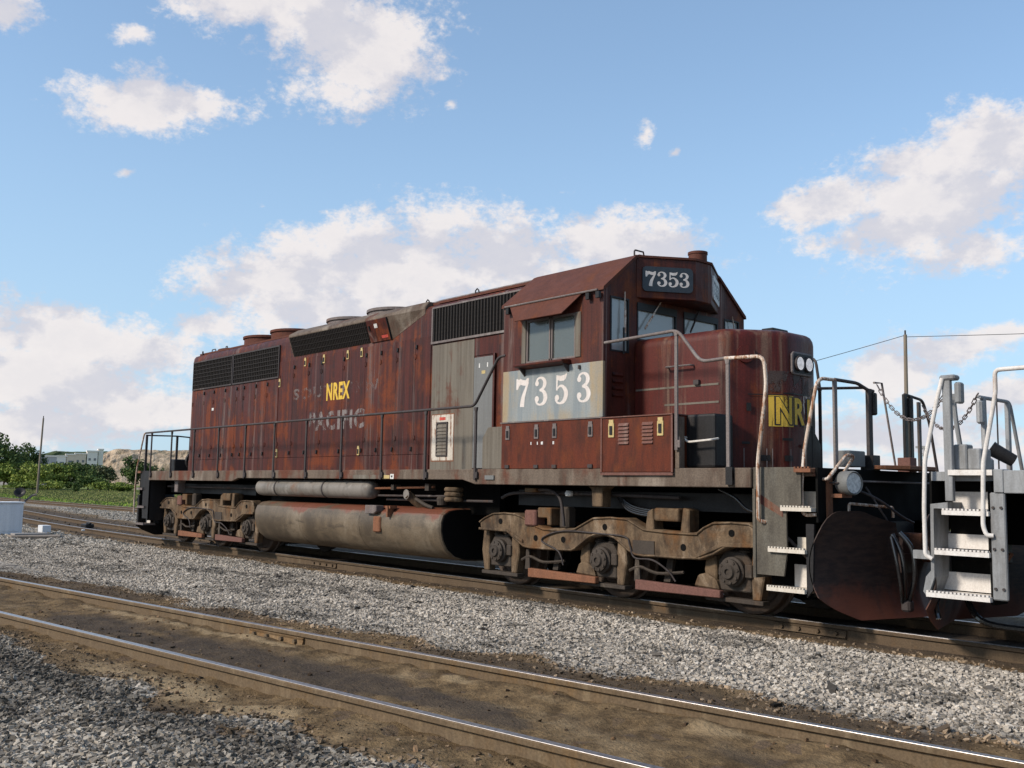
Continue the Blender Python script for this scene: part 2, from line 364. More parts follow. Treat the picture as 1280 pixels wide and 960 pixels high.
def lettering(body, mapf, w, h, bold=0., sub=0):
    vs, fs = text_mb(body, bold); xs = [v[0] for v in vs]; ys = [v[1] for v in vs]
    x0, x1, y0, y1 = min(xs), max(xs), min(ys), max(ys)
    if sub:
        bm = bmesh.new(); bv = [bm.verts.new((v[0], v[1], 0)) for v in vs]
        for f_ in fs:
            try: bm.faces.new([bv[i] for i in f_])
            except ValueError: pass
        bmesh.ops.triangulate(bm, faces=bm.faces); bmesh.ops.subdivide_edges(bm, edges=bm.edges, cuts=sub, use_grid_fill=True); bmesh.ops.triangulate(bm, faces=bm.faces)
        bm.verts.index_update(); vs = [tuple(v.co) for v in bm.verts]; fs = [tuple(v.index for v in f_.verts) for f_ in bm.faces]; bm.free()
    mb = MB(); mb.add([mapf((v[0]-x0)/(x1-x0)*w, (v[1]-y0)/(y1-y0)*h, 0) for v in vs], fs); return mb
def side_map(x0, y, z0, s=1.):
    return lambda a, b, l: (x0+a*s, y-l, z0+b*s)

m, t, b = new_mat('number_panel')
v = objco(t); sx = N(t, 'ShaderNodeSeparateXYZ'); lk(t, v, sx.inputs[0])
s1 = noise(t, objco(t, (6, 6, .5)), 1, 6, .65); p = noise(t, v, 2.2, 8, .65); g = noise(t, v, 60, 4, .7)
e1 = maprange(t, sx.outputs[0], 4.46, 5.0, .5, 0); e2 = maprange(t, sx.outputs[0], 6.05, 6.43, 0, .55); e3 = maprange(t, sx.outputs[2], 2.36, 2.62, .22, 0)
ee = math_node(t, 'ADD', math_node(t, 'MAXIMUM', math_node(t, 'MAXIMUM', e1, e2), e3), math_node(t, 'MULTIPLY', math_node(t, 'SUBTRACT', math_node(t, 'ADD', math_node(t, 'MULTIPLY', s1, .6), math_node(t, 'MULTIPLY', p, .4)), .5), 1.7))
c = mixc(t, maprange(t, s1, .35, .65), (.17, .195, .205), (.245, .26, .255))
c = mixc(t, maprange(t, ee, .12, .55, 0, .85), c, (.30, .215, .11))
c = mixc(t, maprange(t, ee, .52, .72, 0, .7), c, (.22, .085, .03))
c = mixc(t, .4, c, mixc(t, maprange(t, g, .3, .7), (.6, .6, .6), (1.3, 1.3, 1.3)), 'MULTIPLY'); lk(t, c, b.inputs['Base Color']); b.inputs['Roughness'].default_value = .6
bump(t, b, g, .2, .004)
m, t, b = new_mat('plow_face')
v = objco(t); sx = N(t, 'ShaderNodeSeparateXYZ'); lk(t, v, sx.inputs[0]); p = noise(t, v, 2.4, 8, .68, .4); g = noise(t, objco(t, (3, 3, 14)), 2, 5, .65)
lowr = math_node(t, 'ADD', maprange(t, sx.outputs[2], .10, .70, .55, 0), math_node(t, 'MULTIPLY', math_node(t, 'SUBTRACT', p, .5), 1.6))
c = mixc(t, maprange(t, g, .35, .65), (.022, .013, .011), (.05, .028, .02)); c = mixc(t, maprange(t, lowr, .1, .6), c, (.13, .038, .02)); lk(t, c, b.inputs['Base Color']); b.inputs['Roughness'].default_value = .75; bump(t, b, g, .3, .01)
m, t, b = new_mat('tank_side')
v = objco(t); sx = N(t, 'ShaderNodeSeparateXYZ'); lk(t, v, sx.inputs[0]); p = noise(t, v, 1.1, 9, .68, .5); s1 = noise(t, objco(t, (1.6, 2, 1.1)), 1, 7, .62); g = noise(t, v, 45, 4, .7)
c = mixc(t, maprange(t, s1, .35, .66), (.062, .044, .027), (.138, .100, .062)); c = mixc(t, maprange(t, p, .5, .66, 0, .6), c, (.215, .17, .118)); c = mixc(t, maprange(t, noise(t, objco(t, (.9, 3, 3)), 1.6, 7, .7, .5), .52, .66, 0, .75), c, (.05, .036, .023))
tp_ = math_node(t, 'ADD', maprange(t, sx.outputs[2], .80, 1.08, -.25, .32), math_node(t, 'MULTIPLY', math_node(t, 'SUBTRACT', p, .5), 2.0))
c = mixc(t, maprange(t, tp_, .10, .32, 0, .9), c, (.14, .036, .015)); c = mixc(t, .5, c, mixc(t, maprange(t, g, .3, .7), (.6, .6, .6), (1.3, 1.3, 1.3)), 'MULTIPLY'); lk(t, c, b.inputs['Base Color']); b.inputs['Roughness'].default_value = .55
bump(t, b, math_node(t, 'ADD', g, p), .25, .006)
# ------------------------------------------------------------------ the rusty red locomotive (rail top is z = 0, front towards +x)
LOCO = thing('locomotive', 'rusty dark red six-axle diesel locomotive numbered 7353 standing on the middle track', 'locomotive')
HY = -.93
def part(mb, name, mat, parent=LOCO, **k): return mb.build(name, mat, parent, **k)

# --- frame
sill = MB()
prof = [(-8.68, 1.69), (-8.68, 1.47), (-4.15, 1.47), (-3.85, 1.535), (3.58, 1.535), (3.88, 1.47), (8.68, 1.47), (8.68, 1.69)]
sill.prism(prof, -1.54, -1.46); sill.prism(prof, 1.46, 1.54)
part(sill, 'side_sill', 'sill_paint', bevel=.008)
d = MB(); d.box(-9.42, 9.42, -1.455, 1.455, 1.60, 1.686); part(d, 'deck', 'sill_paint', bevel=.006)
d = MB(); d.box(-9.3, 9.3, -.45, .45, .95, 1.595); d.box(-8.6, 8.6, -1.2, 1.2, 1.50, 1.594); part(d, 'center_sill', 'engine_black')
# --- long hood
hs = [(-.93, 1.69), (-.93, 4.34), (-.915, 4.42), (-.87, 4.475), (-.78, 4.51), (-.4, 4.54), (.4, 4.54), (.78, 4.51), (.87, 4.475), (.915, 4.42), (.93, 4.34), (.93, 1.69)]
HOOD = part(MB().prism(hs, -7.80, 4.455, 'x'), 'long_hood', 'hood_red', smooth=30)
part(MB().box(-7.79, 1.90, -.946, -.9295, 1.69, 1.955), 'base_strip', 'hood_red', HOOD, bevel=.004)
part(MB().box(-7.81, 1.9, -.78, .78, 4.515, 4.552), 'roof_plate', 'roof_red', HOOD)
edges_a = [-7.74, -7.12, -6.58, -5.98, -5.40, -5.04, -4.48, -3.95, -3.42]
edges_b = [-3.40, -2.80, -2.20, -1.70, -.89, -.12, .37, .88, 1.45, 1.90]
def door(x0, x1, z0, z1, mat='hood_red', name='access_door', y=-.941, parent=None):
    return part(MB().box(x0+.003, x1-.003, y, -.929, z0, z1), name, mat, parent or HOOD, bevel=.003)
for a, b in zip(edges_a, edges_a[1:]): door(a, b, 1.965, 3.62)
for a, b in zip(edges_b, edges_b[1:]): door(a, b, 1.965, 3.955)
for a, b, zt in [(a, b, 3.62) for a, b in zip(edges_a, edges_a[1:])]+[(a, b, 3.955) for a, b in zip(edges_b, edges_b[1:])]:
    for z in (2.25, zt-.32): part(MB().box(a+.004, a+.05, -.951, -.9405, z-.035, z+.035).cyl((a+.004, -.949, z-.045), (a+.004, -.949, z+.045), .009, 6), 'hinge', 'hood_red', HOOD)
def small_latch(x, z, mat='black_steel', parent=None, y=-.942):
    m = MB(); m.box(x-.018, x+.018, y-.022, y, z-.035, z+.035); m.cyl((x, y-.02, z-.03), (x, y-.03, z-.03), .012, 8)
    return part(m, 'door_latch', mat, parent or HOOD)
for x in edges_a[1:-1]+edges_b[1:-1]:
    small_latch(x-.05, 2.06)
    if x > -3.3: small_latch(x+.05, 3.80)
    else: small_latch(x+.06, 3.53)
def big_latch(x, z, mat='latch_yellow', y=-.942, parent=None, s=1.):
    m = MB(); w, h = .036*s, .085*s
    m.prism([(x-w, z-h), (x+w, z-h), (x+w, z+h*.55), (x+w*.8, z+h*.62), (x+w*.8, z+h), (x-w*.8, z+h), (x-w*.8, z+h*.62), (x-w, z+h*.55)], y-.012, y)
    o = part(m, 'latch_plate', mat, parent or HOOD)
    h2 = MB(); h2.box(x-.017*s, x+.017*s, y-.022, y-.0125, z-.06*s, z+.025*s)
    return o, h2
for x, z in ((-2.32, 3.87), (-1.59, 3.87), (-.72, 3.87), (-.24, 3.87), (-3.36, 3.52), (-3.37, 2.06), (-.25, 2.06)):
    o, h2 = big_latch(x, z); part(h2, 'latch_handle', 'black_steel', HOOD)
part(lettering('NREX', side_map(-1.46, -.9435, 3.04), .84, .335, .035), 'lettering', 'digit_yellow', HOOD)
part(lettering('SOUTHERN', side_map(-2.77, -.9428, 3.12), 3.1, .23, .03), 'worn_lettering', 'ghost_faint', HOOD)
part(lettering('PACIFIC', side_map(-2.09, -.9428, 2.47), 2.0, .37, .04), 'worn_lettering', 'ghost_letter', HOOD)
part(MB().box(-6.62, -6.52, -.9425, -.941, 3.10, 3.16), 'sticker', 'sticker_white', HOOD)
part(MB().cyl((-7.60, -.80, 4.50), (-7.60, -.80, 4.60), .02, 8), 'lifting_eye', 'pipe_dark', HOOD)
# --- radiator intake: two screened openings
for x0, x1 in ((-7.70, -5.63), (-5.53, -3.43)):
    z0, z1 = 3.66, 4.29
    g = part(MB().box(x0, x1, -.945, -.93, z0, z1), 'radiator_grille', 'grille_dark')
    f_ = MB()
    f_.box(x0-.03, x1+.03, -.965, -.931, z1, z1+.03); f_.box(x0-.03, x1+.03, -.965, -.931, z0-.03, z0)
    f_.box(x0-.03, x0, -.965, -.931, z0, z1); f_.box(x1, x1+.03, -.965, -.931, z0, z1)
    part(f_, 'grille_frame', 'pipe_dark', g)
    b_ = MB(); nb = 26
    for k in range(1, nb): xx = x0+(x1-x0)*k/nb; b_.box(xx-.008, xx+.008, -.957, -.9455, z0, z1)
    for k in range(1, 7): zz = z0+(z1-z0)*k/7; b_.box(x0, x1, -.962, -.9575, zz-.008, zz+.008)
    tag(part(b_, 'grille_bars', 'grille_bar', g), kind='stuff')
# --- cooling fans on the roof
def fan(x, r, z0, z1, mat='roof_red'):
    m = MB().lathe([(r, 0), (r, z1-z0-.05), (r+.03, z1-z0-.05), (r+.03, z1-z0), (r-.05, z1-z0), (r-.05, .05)], (x, 0, z0), 'z', 32)
    o = part(m, 'roof_fan', mat, smooth=35)
    b = MB()
    for k in range(8):
        a = k*math.pi/4
        b.add([(x+r*.15*math.cos(a), r*.15*math.sin(a), z1-.12), (x+(r-.06)*math.cos(a), (r-.06)*math.sin(a), z1-.15), (x+(r-.06)*math.cos(a+.4), (r-.06)*math.sin(a+.4), z1-.08), (x+r*.15*math.cos(a+.6), r*.15*math.sin(a+.6), z1-.07)], [(0, 1, 2, 3)])
    for k in range(6):
        rr = (r-.06)*(k+1)/6; b.tube([(x+rr*math.cos(j*math.pi/12), rr*math.sin(j*math.pi/12), z1-.01) for j in range(24)], .008, 4, True)
    part(b, 'fan_guard', 'grille_bar', o, fix=False)
for x in (-5.68, -4.36): fan(x, .60, 4.52, 4.80)
fan(-7.0, .60, 4.52, 4.63)
for x in (-1.9, -.4): fan(x, .62, 4.53, 4.76, 'pipe_steel')
part(MB().tube(rounded([(-7.3, -.7, 4.5), (-7.3, -.7, 4.62), (-7.1, -.7, 4.62), (-7.1, -.7, 4.5)], .03), .012, 6), 'roof_grab', 'pipe_dark')
part(MB().tube(rounded([(-6.5, -.72, 4.5), (-6.5, -.72, 4.62), (-6.42, -.72, 4.62), (-6.42, -.72, 4.5)], .02), .012, 6), 'roof_grab', 'pipe_dark')
# --- dynamic brake housing: leans outward, tapers away towards the cab
def dsec(x, zb, yo, zo): return [(x, -.90, zb), (x, -.932, zb), (x, yo, zo), (x, yo+.015, zo+.05), (x, -.86, 4.575), (x, -.5, 4.585), (x, -.5, zb)]
DB = part(MB().loft([dsec(-2.84, 4.01, -1.07, 4.41), dsec(.76, 4.01, -1.07, 4.41), dsec(1.70, 4.34, -.94, 4.44)]), 'dynamic_brake_housing', 'sill_paint', bevel=.012)
part(MB().loft([[(x, -y, z) for x, y, z in q] for q in (dsec(-2.84, 4.01, -1.07, 4.41), dsec(.76, 4.01, -1.07, 4.41), dsec(1.70, 4.34, -.94, 4.44))]), 'dynamic_brake_housing', 'sill_paint', bevel=.012)
def slope(x, t, off=0.): return (x, -.932-.138*t-off*.945, 4.01+.40*t-off*.33)
def slopebox(mb, x0, x1, t0, t1, o0, o1):
    vs = [slope(x, t, o) for x in (x0, x1) for o in (o1, o0) for t in (t0, t1)]
    mb.add(vs, [(0, 1, 3, 2), (4, 6, 7, 5), (0, 4, 5, 1), (2, 3, 7, 6), (0, 2, 6, 4), (1, 5, 7, 3)])
m = MB(); slopebox(m, -2.80, .04, .04, .96, .001, .006); g = part(m, 'brake_intake_grille', 'grille_dark')
m = MB()
for k in range(1, 48): xx = -2.80+2.84*k/48; slopebox(m, xx-.008, xx+.008, .04, .96, .0065, .014)
for t in (.25, .5, .75): slopebox(m, -2.80, .04, t-.015, t+.015, .0145, .018)
tag(part(m, 'grille_bars', 'grille_bar', g), kind='stuff')
m = MB(); slopebox(m, .07, .72, .02, .98, .001, .02); o = part(m, 'hatch', 'hood_red', DB, bevel=.004)
m = MB(); slopebox(m, .30, .40, .62, .80, .0205, .0225); part(m, 'sticker', 'sticker_white', DB)
m = MB(); slopebox(m, .46, .66, .14, .26, .0205, .0225); part(m, 'sticker', 'sticker_red', DB)
m = MB(); slopebox(m, .12, .16, .55, .75, .0205, .04); slopebox(m, .72, .735, .02, .98, .0, .03); part(m, 'hatch_latch', 'black_steel', DB)
# --- carbody air intake
AI = part(MB().box(1.95, 4.30, -.938, -.928, 3.84, 4.40), 'air_intake_grille', 'grille_dark')
part(MB().box(1.92, 4.32, -.965, -.931, 3.80, 3.836).box(1.92, 4.32, -.95, -.90, 4.402, 4.43).box(1.915, 1.948, -.955, -.931, 3.836, 4.402), 'grille_frame', 'pipe_steel', AI)
sm = None
for k in range(30):
    x = 1.985+k*.078
    o = part(MB().prism([(-.022, -.9385), (.022, -.9385), (.012, -.962), (-.012, -.962)], 3.84, 4.40, 'z'), 'slat', 'grille_bar', AI) if sm is None else bpy.data.objects.new('slat', sm)
    if sm is None: sm = o.data
    else: COL.objects.link(o); o.parent = AI
    o.location = (x, 0, 0)
part(MB().tube([(1.4, -.70, 4.56), (1.9, -.74, 4.575), (4.2, -.74, 4.575), (4.46, -.6, 4.57)], .022, 6), 'roof_rail', 'pipe_steel')
part(MB().box(1.9, 4.44, -.80, .80, 4.52, 4.56), 'roof_hatch', 'roof_red')
for x in (1.55, 2.9): part(MB().tube([(x-.05, -.78, 4.53), (x-.04, -.78, 4.61), (x, -.78, 4.64), (x+.04, -.78, 4.61), (x+.05, -.78, 4.53)], .012, 6), 'lifting_eye', 'pipe_dark')
# --- grey panel with louvred vent, grey door behind the cab
part(MB().box(1.945, 3.06, -.944, -.929, 1.69, 3.775), 'side_panel', 'grey_panel', bevel=.004)
V = part(MB().box(1.99, 2.57, -.952, -.9445, 1.85, 2.60), 'vent', 'vent_white', bevel=.01)
part(MB().box(1.975, 2.585, -.9475, -.9442, 1.835, 2.615), 'vent_surround', 'rust_bar', V)
vf = MB(); vf.box(2.13, 2.155, -.97, -.9525, 1.92, 2.48); vf.box(2.405, 2.43, -.97, -.9525, 1.92, 2.48); vf.box(2.155, 2.405, -.97, -.9525, 2.455, 2.48); vf.box(2.155, 2.405, -.97, -.9525, 1.92, 1.945)
part(vf, 'vent_frame', 'pipe_dark', V)
for k in range(9):
    z = 1.96+k*.056; part(MB().add([(2.155, -.953, z), (2.405, -.953, z), (2.405, -.972, z-.02), (2.155, -.972, z-.02), (2.155, -.953, z+.045), (2.405, -.953, z+.045)], [(0, 1, 2, 3), (3, 2, 5, 4), (0, 3, 4), (1, 5, 2)]), 'slat', 'grey_panel', V)
part(MB().box(2.2, 2.36, -.9545, -.9525, 2.51, 2.56), 'sticker', 'sticker_red', V)
part(MB().box(3.065, 3.60, -.943, -.929, 3.50, 3.78), 'side_panel', 'hood_red', bevel=.004)
D = part(MB().box(3.075, 3.575, -.955, -.929, 1.72, 3.47), 'rear_cab_door', 'grey_door', bevel=.006)
part(MB().box(3.20, 3.225, -.957, -.955, 3.30, 3.37).box(3.40, 3.425, -.957, -.955, 3.30, 3.37), 'sticker', 'sticker_white', D)
part(MB().box(3.27, 3.36, -.957, -.955, 3.20, 3.25), 'sticker', 'latch_yellow', D)
part(MB().box(3.58, 4.45, -.945, -.929, 1.69, 3.78), 'side_panel', 'hood_red')
part(MB().box(3.575, 3.615, -.985, -.9455, 1.69, 3.5), 'door_post', 'hood_red')
# low locker beside the door, on the walkway
part(MB().prism([(3.98, 1.69), (4.455, 1.69), (4.455, 2.30), (4.10, 2.30), (3.98, 2.15)], -1.50, -1.0), 'walkway_locker', 'grey_panel', bevel=.008)

# --- cab (hollow, with glass)
def pierced(us, vs, holes, mapf, thick):
    """a sheet in u, v with rectangular openings and real thickness"""
    U = sorted(set(us+[h for q in holes for h in q[:2]])); W = sorted(set(vs+[h for q in holes for h in q[2:]]))
    nu, nv = len(U), len(W); mb = MB()
    vsx = [mapf(a, b, t) for t in (0, thick) for a in U for b in W]; o = nu*nv; fs = []
    def solid(i, j):
        if i < 0 or j < 0 or i >= nu-1 or j >= nv-1: return False
        a, b = (U[i]+U[i+1])/2, (W[j]+W[j+1])/2
        return not any(q[0] < a < q[1] and q[2] < b < q[3] for q in holes)
    I = lambda i, j, k=0: i*nv+j+k*o
    for i in range(nu-1):
        for j in range(nv-1):
            if not solid(i, j): continue
            fs += [(I(i, j), I(i+1, j), I(i+1, j+1), I(i, j+1)), (I(i, j, 1), I(i, j+1, 1), I(i+1, j+1, 1), I(i+1, j, 1))]
            for (di, dj, a, b) in ((-1, 0, (i, j), (i, j+1)), (1, 0, (i+1, j), (i+1, j+1)), (0, -1, (i, j), (i+1, j)), (0, 1, (i, j+1), (i+1, j+1))):
                if not solid(i+di, j+dj): fs.append((I(*a), I(*b), I(*b, 1), I(*a, 1)))
    return mb.add(vsx, fs)
cx0, cx1 = 4.46, 6.43
sw = (4.86, 6.03, 3.165, 3.77)
CAB = part(pierced([cx0, cx1], [3.08, 4.03], [sw], lambda a, b, t: (a, -1.53+t, b), .04), 'cab', 'cab_red')
part(pierced([cx0, cx1], [2.36, 4.03], [sw], lambda a, b, t: (a, 1.53-t, b), .04), 'side_wall', 'cab_red', CAB)
NP_ = part(MB().box(cx0, cx1, -1.533, -1.49, 2.352, 3.078), 'number_panel', 'number_panel', bevel=.004)
fh = [(-1.40, -1.04, 3.22, 3.95), (-.88, -.06, 3.42, 3.91), (.10, .88, 3.42, 3.91), (1.04, 1.40, 3.22, 3.95)]
FW = part(pierced([-1.489, 1.489], [2.33, 4.03], fh, lambda a, b, t: (cx1-.001-t, a, b), .04), 'front_wall', 'cab_red', CAB)
gable = [(-1.489, 4.03), (-.9, 4.53), (0, 4.575), (.9, 4.53), (1.489, 4.03)]
part(MB().prism(gable, cx1-.041, cx1-.001, 'x'), 'front_gable', 'cab_red', CAB)
part(MB().prism([(-1.489, 2.36)]+gable+[(1.489, 2.36)], cx0+.001, cx0+.04, 'x'), 'rear_wall', 'cab_red', CAB)
ro = [(-1.56, 4.005), (-1.55, 4.05), (-.93, 4.555), (-.86, 4.585), (0, 4.615), (.86, 4.585), (.93, 4.555), (1.55, 4.05), (1.56, 4.005)]
ri = [(y*.985, z-.035) for y, z in ro]
ROOF = part(MB().prism(ro+[(1.50, 4.032), (.90, 4.532), (0, 4.577), (-.90, 4.532), (-1.50, 4.032)], 4.43, 6.455, 'x'), 'cab_roof', 'roof_red', smooth=25)
part(MB().box(cx0+.05, cx1-.05, -1.48, 1.48, 2.36, 2.42), 'cab_floor', 'seat_dark', CAB)
part(MB().box(5.1, 5.5, -1.1, -.65, 2.42, 2.95).box(5.06, 5.16, -1.1, -.65, 2.95, 3.6), 'seat', 'seat_dark', CAB, bevel=.03)
part(MB().box(5.1, 5.5, .65, 1.1, 2.42, 2.95).box(5.06, 5.16, .65, 1.1, 2.95, 3.6), 'seat', 'seat_dark', CAB, bevel=.03)
part(MB().box(5.75, 6.05, -.75, -.1, 2.42, 3.25), 'control_stand', 'seat_dark', CAB, bevel=.02)
part(MB().box(4.52, 4.75, -1.47, 1.47, 2.42, 4.0), 'electrical_cabinet', 'seat_dark', CAB)
# side window
SW = part(MB().box(4.86, 4.945, -1.545, -1.49, 3.165, 3.77).box(5.925, 6.03, -1.545, -1.49, 3.165, 3.77), 'side_window', 'grey_panel', bevel=.004)
wf = MB()
for a, b in ((4.945, 4.975), (5.405, 5.43), (5.45, 5.475), (5.895, 5.925)): wf.box(a, b, -1.528, -1.495, 3.165, 3.77)
wf.box(4.975, 5.895, -1.528, -1.495, 3.165, 3.19); wf.box(4.975, 5.895, -1.528, -1.495, 3.74, 3.77)
part(wf, 'window_frame', 'pipe_steel', SW)
for a, b in ((4.975, 5.405), (5.475, 5.895)): part(MB().box(a, b, -1.508, -1.502, 3.19, 3.74), 'pane', 'glass_dusty', SW)
part(MB().box(4.86, 6.03, 1.50, 1.506, 3.165, 3.77), 'pane', 'glass_dusty', SW)
part(MB().loft([[(4.86, -1.533, 3.075), (4.86, -1.70, 3.105), (4.86, -1.70, 3.135), (4.86, -1.533, 3.15)], [(5.84, -1.533, 3.075), (5.84, -1.70, 3.105), (5.84, -1.70, 3.135), (5.84, -1.533, 3.15)]]), 'arm_rest', 'hood_red', bevel=.006)
for x in (4.93, 5.80): part(MB().prism([(-1.534, 3.074), (-1.65, 3.09), (-1.534, 2.98)], x-.012, x+.012, 'x'), 'arm_rest_bracket', 'pipe_dark')
part(MB().box(6.0, 6.03, -1.56, -1.534, 3.0, 3.05), 'hook', 'pipe_dark')
# sun visor
vis = [(4.62, -1.555, 4.0), (6.07, -1.555, 4.0), (5.86, -1.73, 3.735), (4.92, -1.73, 3.735)]
part(MB().add(vis+[(x, y-.008, z+.008) for x, y, z in vis], [(0, 1, 2, 3), (4, 7, 6, 5), (0, 4, 5, 1), (1, 5, 6, 2), (2, 6, 7, 3), (3, 7, 4, 0)]), 'sun_visor', 'roof_red')
part(MB().tube([(4.52, -1.575, 4.012), (6.36, -1.575, 4.012)], .014, 6), 'gutter', 'pipe_steel')
for x in (4.60, 6.20, 6.38): part(MB().box(x-.03, x+.03, -1.60, -1.555, 3.90, 3.985), 'visor_bracket', 'black_steel')
# cab number
dm = digit
for ch, x in (('7', 4.755), ('3', 5.135), ('5', 5.535), ('3', 5.955)):
    part(digit(ch, side_map(x, -1.5345, 2.555, .40)), 'digit', 'digit_white', NP_)
# windscreens
for a, b, z0, z1 in fh:
    w = part(MB().box(cx1-.028, cx1-.022, a, b, z0, z1), 'windscreen', 'glass_front')
    s = MB(); s.box(cx1-.02, cx1+.008, a, a+.022, z0, z1); s.box(cx1-.02, cx1+.008, b-.022, b, z0, z1); s.box(cx1-.02, cx1+.008, a+.022, b-.022, z0, z0+.022); s.box(cx1-.02, cx1+.008, a+.022, b-.022, z1-.022, z1)
    part(s, 'seal', 'seal_black', w)
part(MB().box(6.434, 6.445, -.88, -.06, 3.83, 3.93).box(6.434, 6.445, .10, .88, 3.84, 3.93), 'shade_strip', 'seal_black')
def wiper(a, b, mat='pipe_steel'):
    a, b = Vector(a), Vector(b); m = MB(); m.tube([a, b], .009, 6); u = (b-a)
    m.tube([a+u*.45+Vector((.012, 0, 0)), a+u*1.05+Vector((.012, 0, 0))], .014, 4); part(m, 'wiper', mat)
wiper((6.46, -.42, 3.99), (6.455, -.74, 3.60), 'pipe_rust'); wiper((6.46, .42, 3.99), (6.455, .22, 3.66), 'pipe_dark')
wiper((6.46, -1.15, 4.03), (6.455, -1.15, 3.50), 'pipe_rust'); wiper((6.46, 1.2, 4.0), (6.455, 1.3, 3.6), 'pipe_rust')
part(MB().tube([(6.46, -1.17, 3.55), (6.46, -1.17, 3.2)], .014, 6), 'wiper_post', 'black_steel')
lv = MB()
for k in range(4): lv.add([(6.43, -1.36, 2.62+k*.09), (6.43, -1.16, 2.62+k*.09), (6.455, -1.16, 2.64+k*.09), (6.455, -1.36, 2.64+k*.09), (6.43, -1.36, 2.68+k*.09), (6.43, -1.16, 2.68+k*.09)], [(0, 1, 2, 3), (3, 2, 5, 4)])
part(lv, 'louvre', 'hood_red')
# number board housing above the windscreens
NBH = part(MB().prism([(6.43, -.90), (6.86, -.17), (6.86, .17), (6.43, .90)], 3.99, 4.545, 'z'), 'number_board_housing', 'cab_red', bevel=.01)
part(MB().prism([(6.43, -.92), (6.875, -.18), (6.875, .18), (6.43, .92)], 4.545, 4.575, 'z'), 'housing_cap', 'roof_red', NBH)
def nb_map(side):
    A = Vector((6.43, -.90*side, 0)); B = Vector((6.86, -.17*side, 0)); u = (B-A).normalized(); n = Vector((abs(u.y), -abs(u.x)*side, 0))
    if side < 0: A, u = B, -u
    return lambda a, b, l: tuple(A+u*a+n*(.002+l)+Vector((0, 0, b)))
def board(side, mat, dmat):
    mp = nb_map(side); x0, x1, z0, z1, r = .085, .80, 4.085, 4.425, .06; pts = []
    for cx, cz, a0 in ((x1-r, z1-r, 0), (x0+r, z1-r, 90), (x0+r, z0+r, 180), (x1-r, z0+r, 270)):
        for k in range(5): a = R(a0+k*22.5); pts.append((cx+r*math.cos(a), cz+r*math.sin(a)))
    n = len(pts); m = MB(); m.add([mp(*p, 0) for p in pts]+[mp(*p, .022) for p in pts], [tuple(range(n)), tuple(range(2*n-1, n-1, -1))]+[(i, (i+1) % n, n+(i+1) % n, n+i) for i in range(n)])
    o = part(m, 'number_board', mat)
    for ch, x in (('7', .125), ('3', .285), ('5', .445), ('3', .60)):
        part(digit(ch, lambda a, b, l, x=x: mp(x+a*.225, 4.155+b*.205, .0225+l*.3)), 'digit', dmat, o)
board(1, 'plate_dark', 'digit_white'); board(-1, 'sticker_white', 'seal_black')  # far board: bright light on it painted in as white with dark digits
part(MB().lathe([(.0, 0), (.135, 0), (.135, .24), (.145, .24), (.145, .275), (.10, .275), (.10, .05), (0, .05)], (6.28, .62, 4.62), 'z', 24), 'roof_vent_stack', 'roof_red', smooth=30)
part(MB().tube(rounded([(6.40, -.90, 4.56), (6.40, -.90, 4.65), (6.40, -.72, 4.65)], .03)+[Vector((6.40, -.70, 4.58))], .012, 6), 'roof_grab', 'pipe_dark')

# --- nose (short hood)
npl = [(6.44, -.93), (7.76, -.93), (7.83, -.922), (7.89, -.89), (7.94, -.84), (8.31, -.36), (8.345, -.29), (8.36, -.20)]
npl = npl+[(x, -y) for x, y in npl[::-1]]
secs = []
for z, dd in ((1.69, 0), (3.28, 0), (3.33, .008), (3.375, .03), (3.405, .07), (3.425, .14), (3.44, .45)):
    secs.append([((x-dd*1.1*max(0, (x-7.6)/.76) if x > 7.0 else x), y*(1-dd/.93*.9), z) for x, y in npl])
NOSE = part(MB().loft(secs), 'nose', 'nose_red', smooth=32)
arc = [(7.94, -.84), (8.31, -.36), (8.345, -.29), (8.36, -.20), (8.36, .20), (8.345, .29), (8.31, .36), (7.94, .84)]
def nose_map(u0, z0):
    def mp(a, b, l):
        u = u0+a
        for (p, q) in zip(arc, arc[1:]):
            p_, q_ = Vector(p), Vector(q); ln = (q_-p_).length
            if u <= ln or q == arc[-1]:
                t = (q_-p_)/ln; c = p_+t*u; nn = Vector((t.y, -t.x)); c = c+nn*(.004+l); return (c.x, c.y, z0+b)
            u -= ln
    return mp
def patch(u0, u1, z0, z1, mat, lift=0., name='paint_patch'):
    m = MB(); k = 10; mp = nose_map(0, 0)
    for i in range(k):
        a, b = u0+(u1-u0)*i/k, u0+(u1-u0)*(i+1)/k; m.add([mp(a, z0, lift), mp(b, z0, lift), mp(b, z1, lift), mp(a, z1, lift)], [(0, 1, 2, 3)])
    return part(m, name, mat, NOSE)
patch(.44, .78, 2.22, 2.60, 'peeled_yellow'); patch(.74, 1.14, 2.24, 2.62, 'peeled_white', .0008); patch(.42, 1.10, 2.66, 2.86, 'peeled_white', .001)
patch(.40, 1.12, 2.64, 2.90, 'peeled_black', .002)
for ch, u0, w in (('N', .53, .22), ('R', .80, .22), ('E', 1.08, .19), ('X', 1.30, .22)):
    part(lettering(ch, lambda a, b, l, f=nose_map(u0, 2.25): f(a, b, .006), w, .33, .03, 4), 'lettering', 'digit_yellow', NOSE)
    part(lettering(ch, lambda a, b, l, f=nose_map(u0-.02, 2.235): f(a, b, .004), w+.04, .355, .07, 4), 'letter_outline', 'seal_black', NOSE)
patch(.62, 1.14, 2.62, 2.635, 'black_steel', .01, 'trim'); patch(.18, .62, 2.60, 2.612, 'black_steel', .01, 'trim')
bp = part(MB().lathe([(0, .0), (.11, .0), (.11, .03), (0, .035)], (0, 0, 0), 'y', 20), 'blanking_plate', 'nose_red', NOSE); bp.location = (8.045, -.72, 3.10); bp.rotation_euler = (0, 0, R(52)+math.pi); 
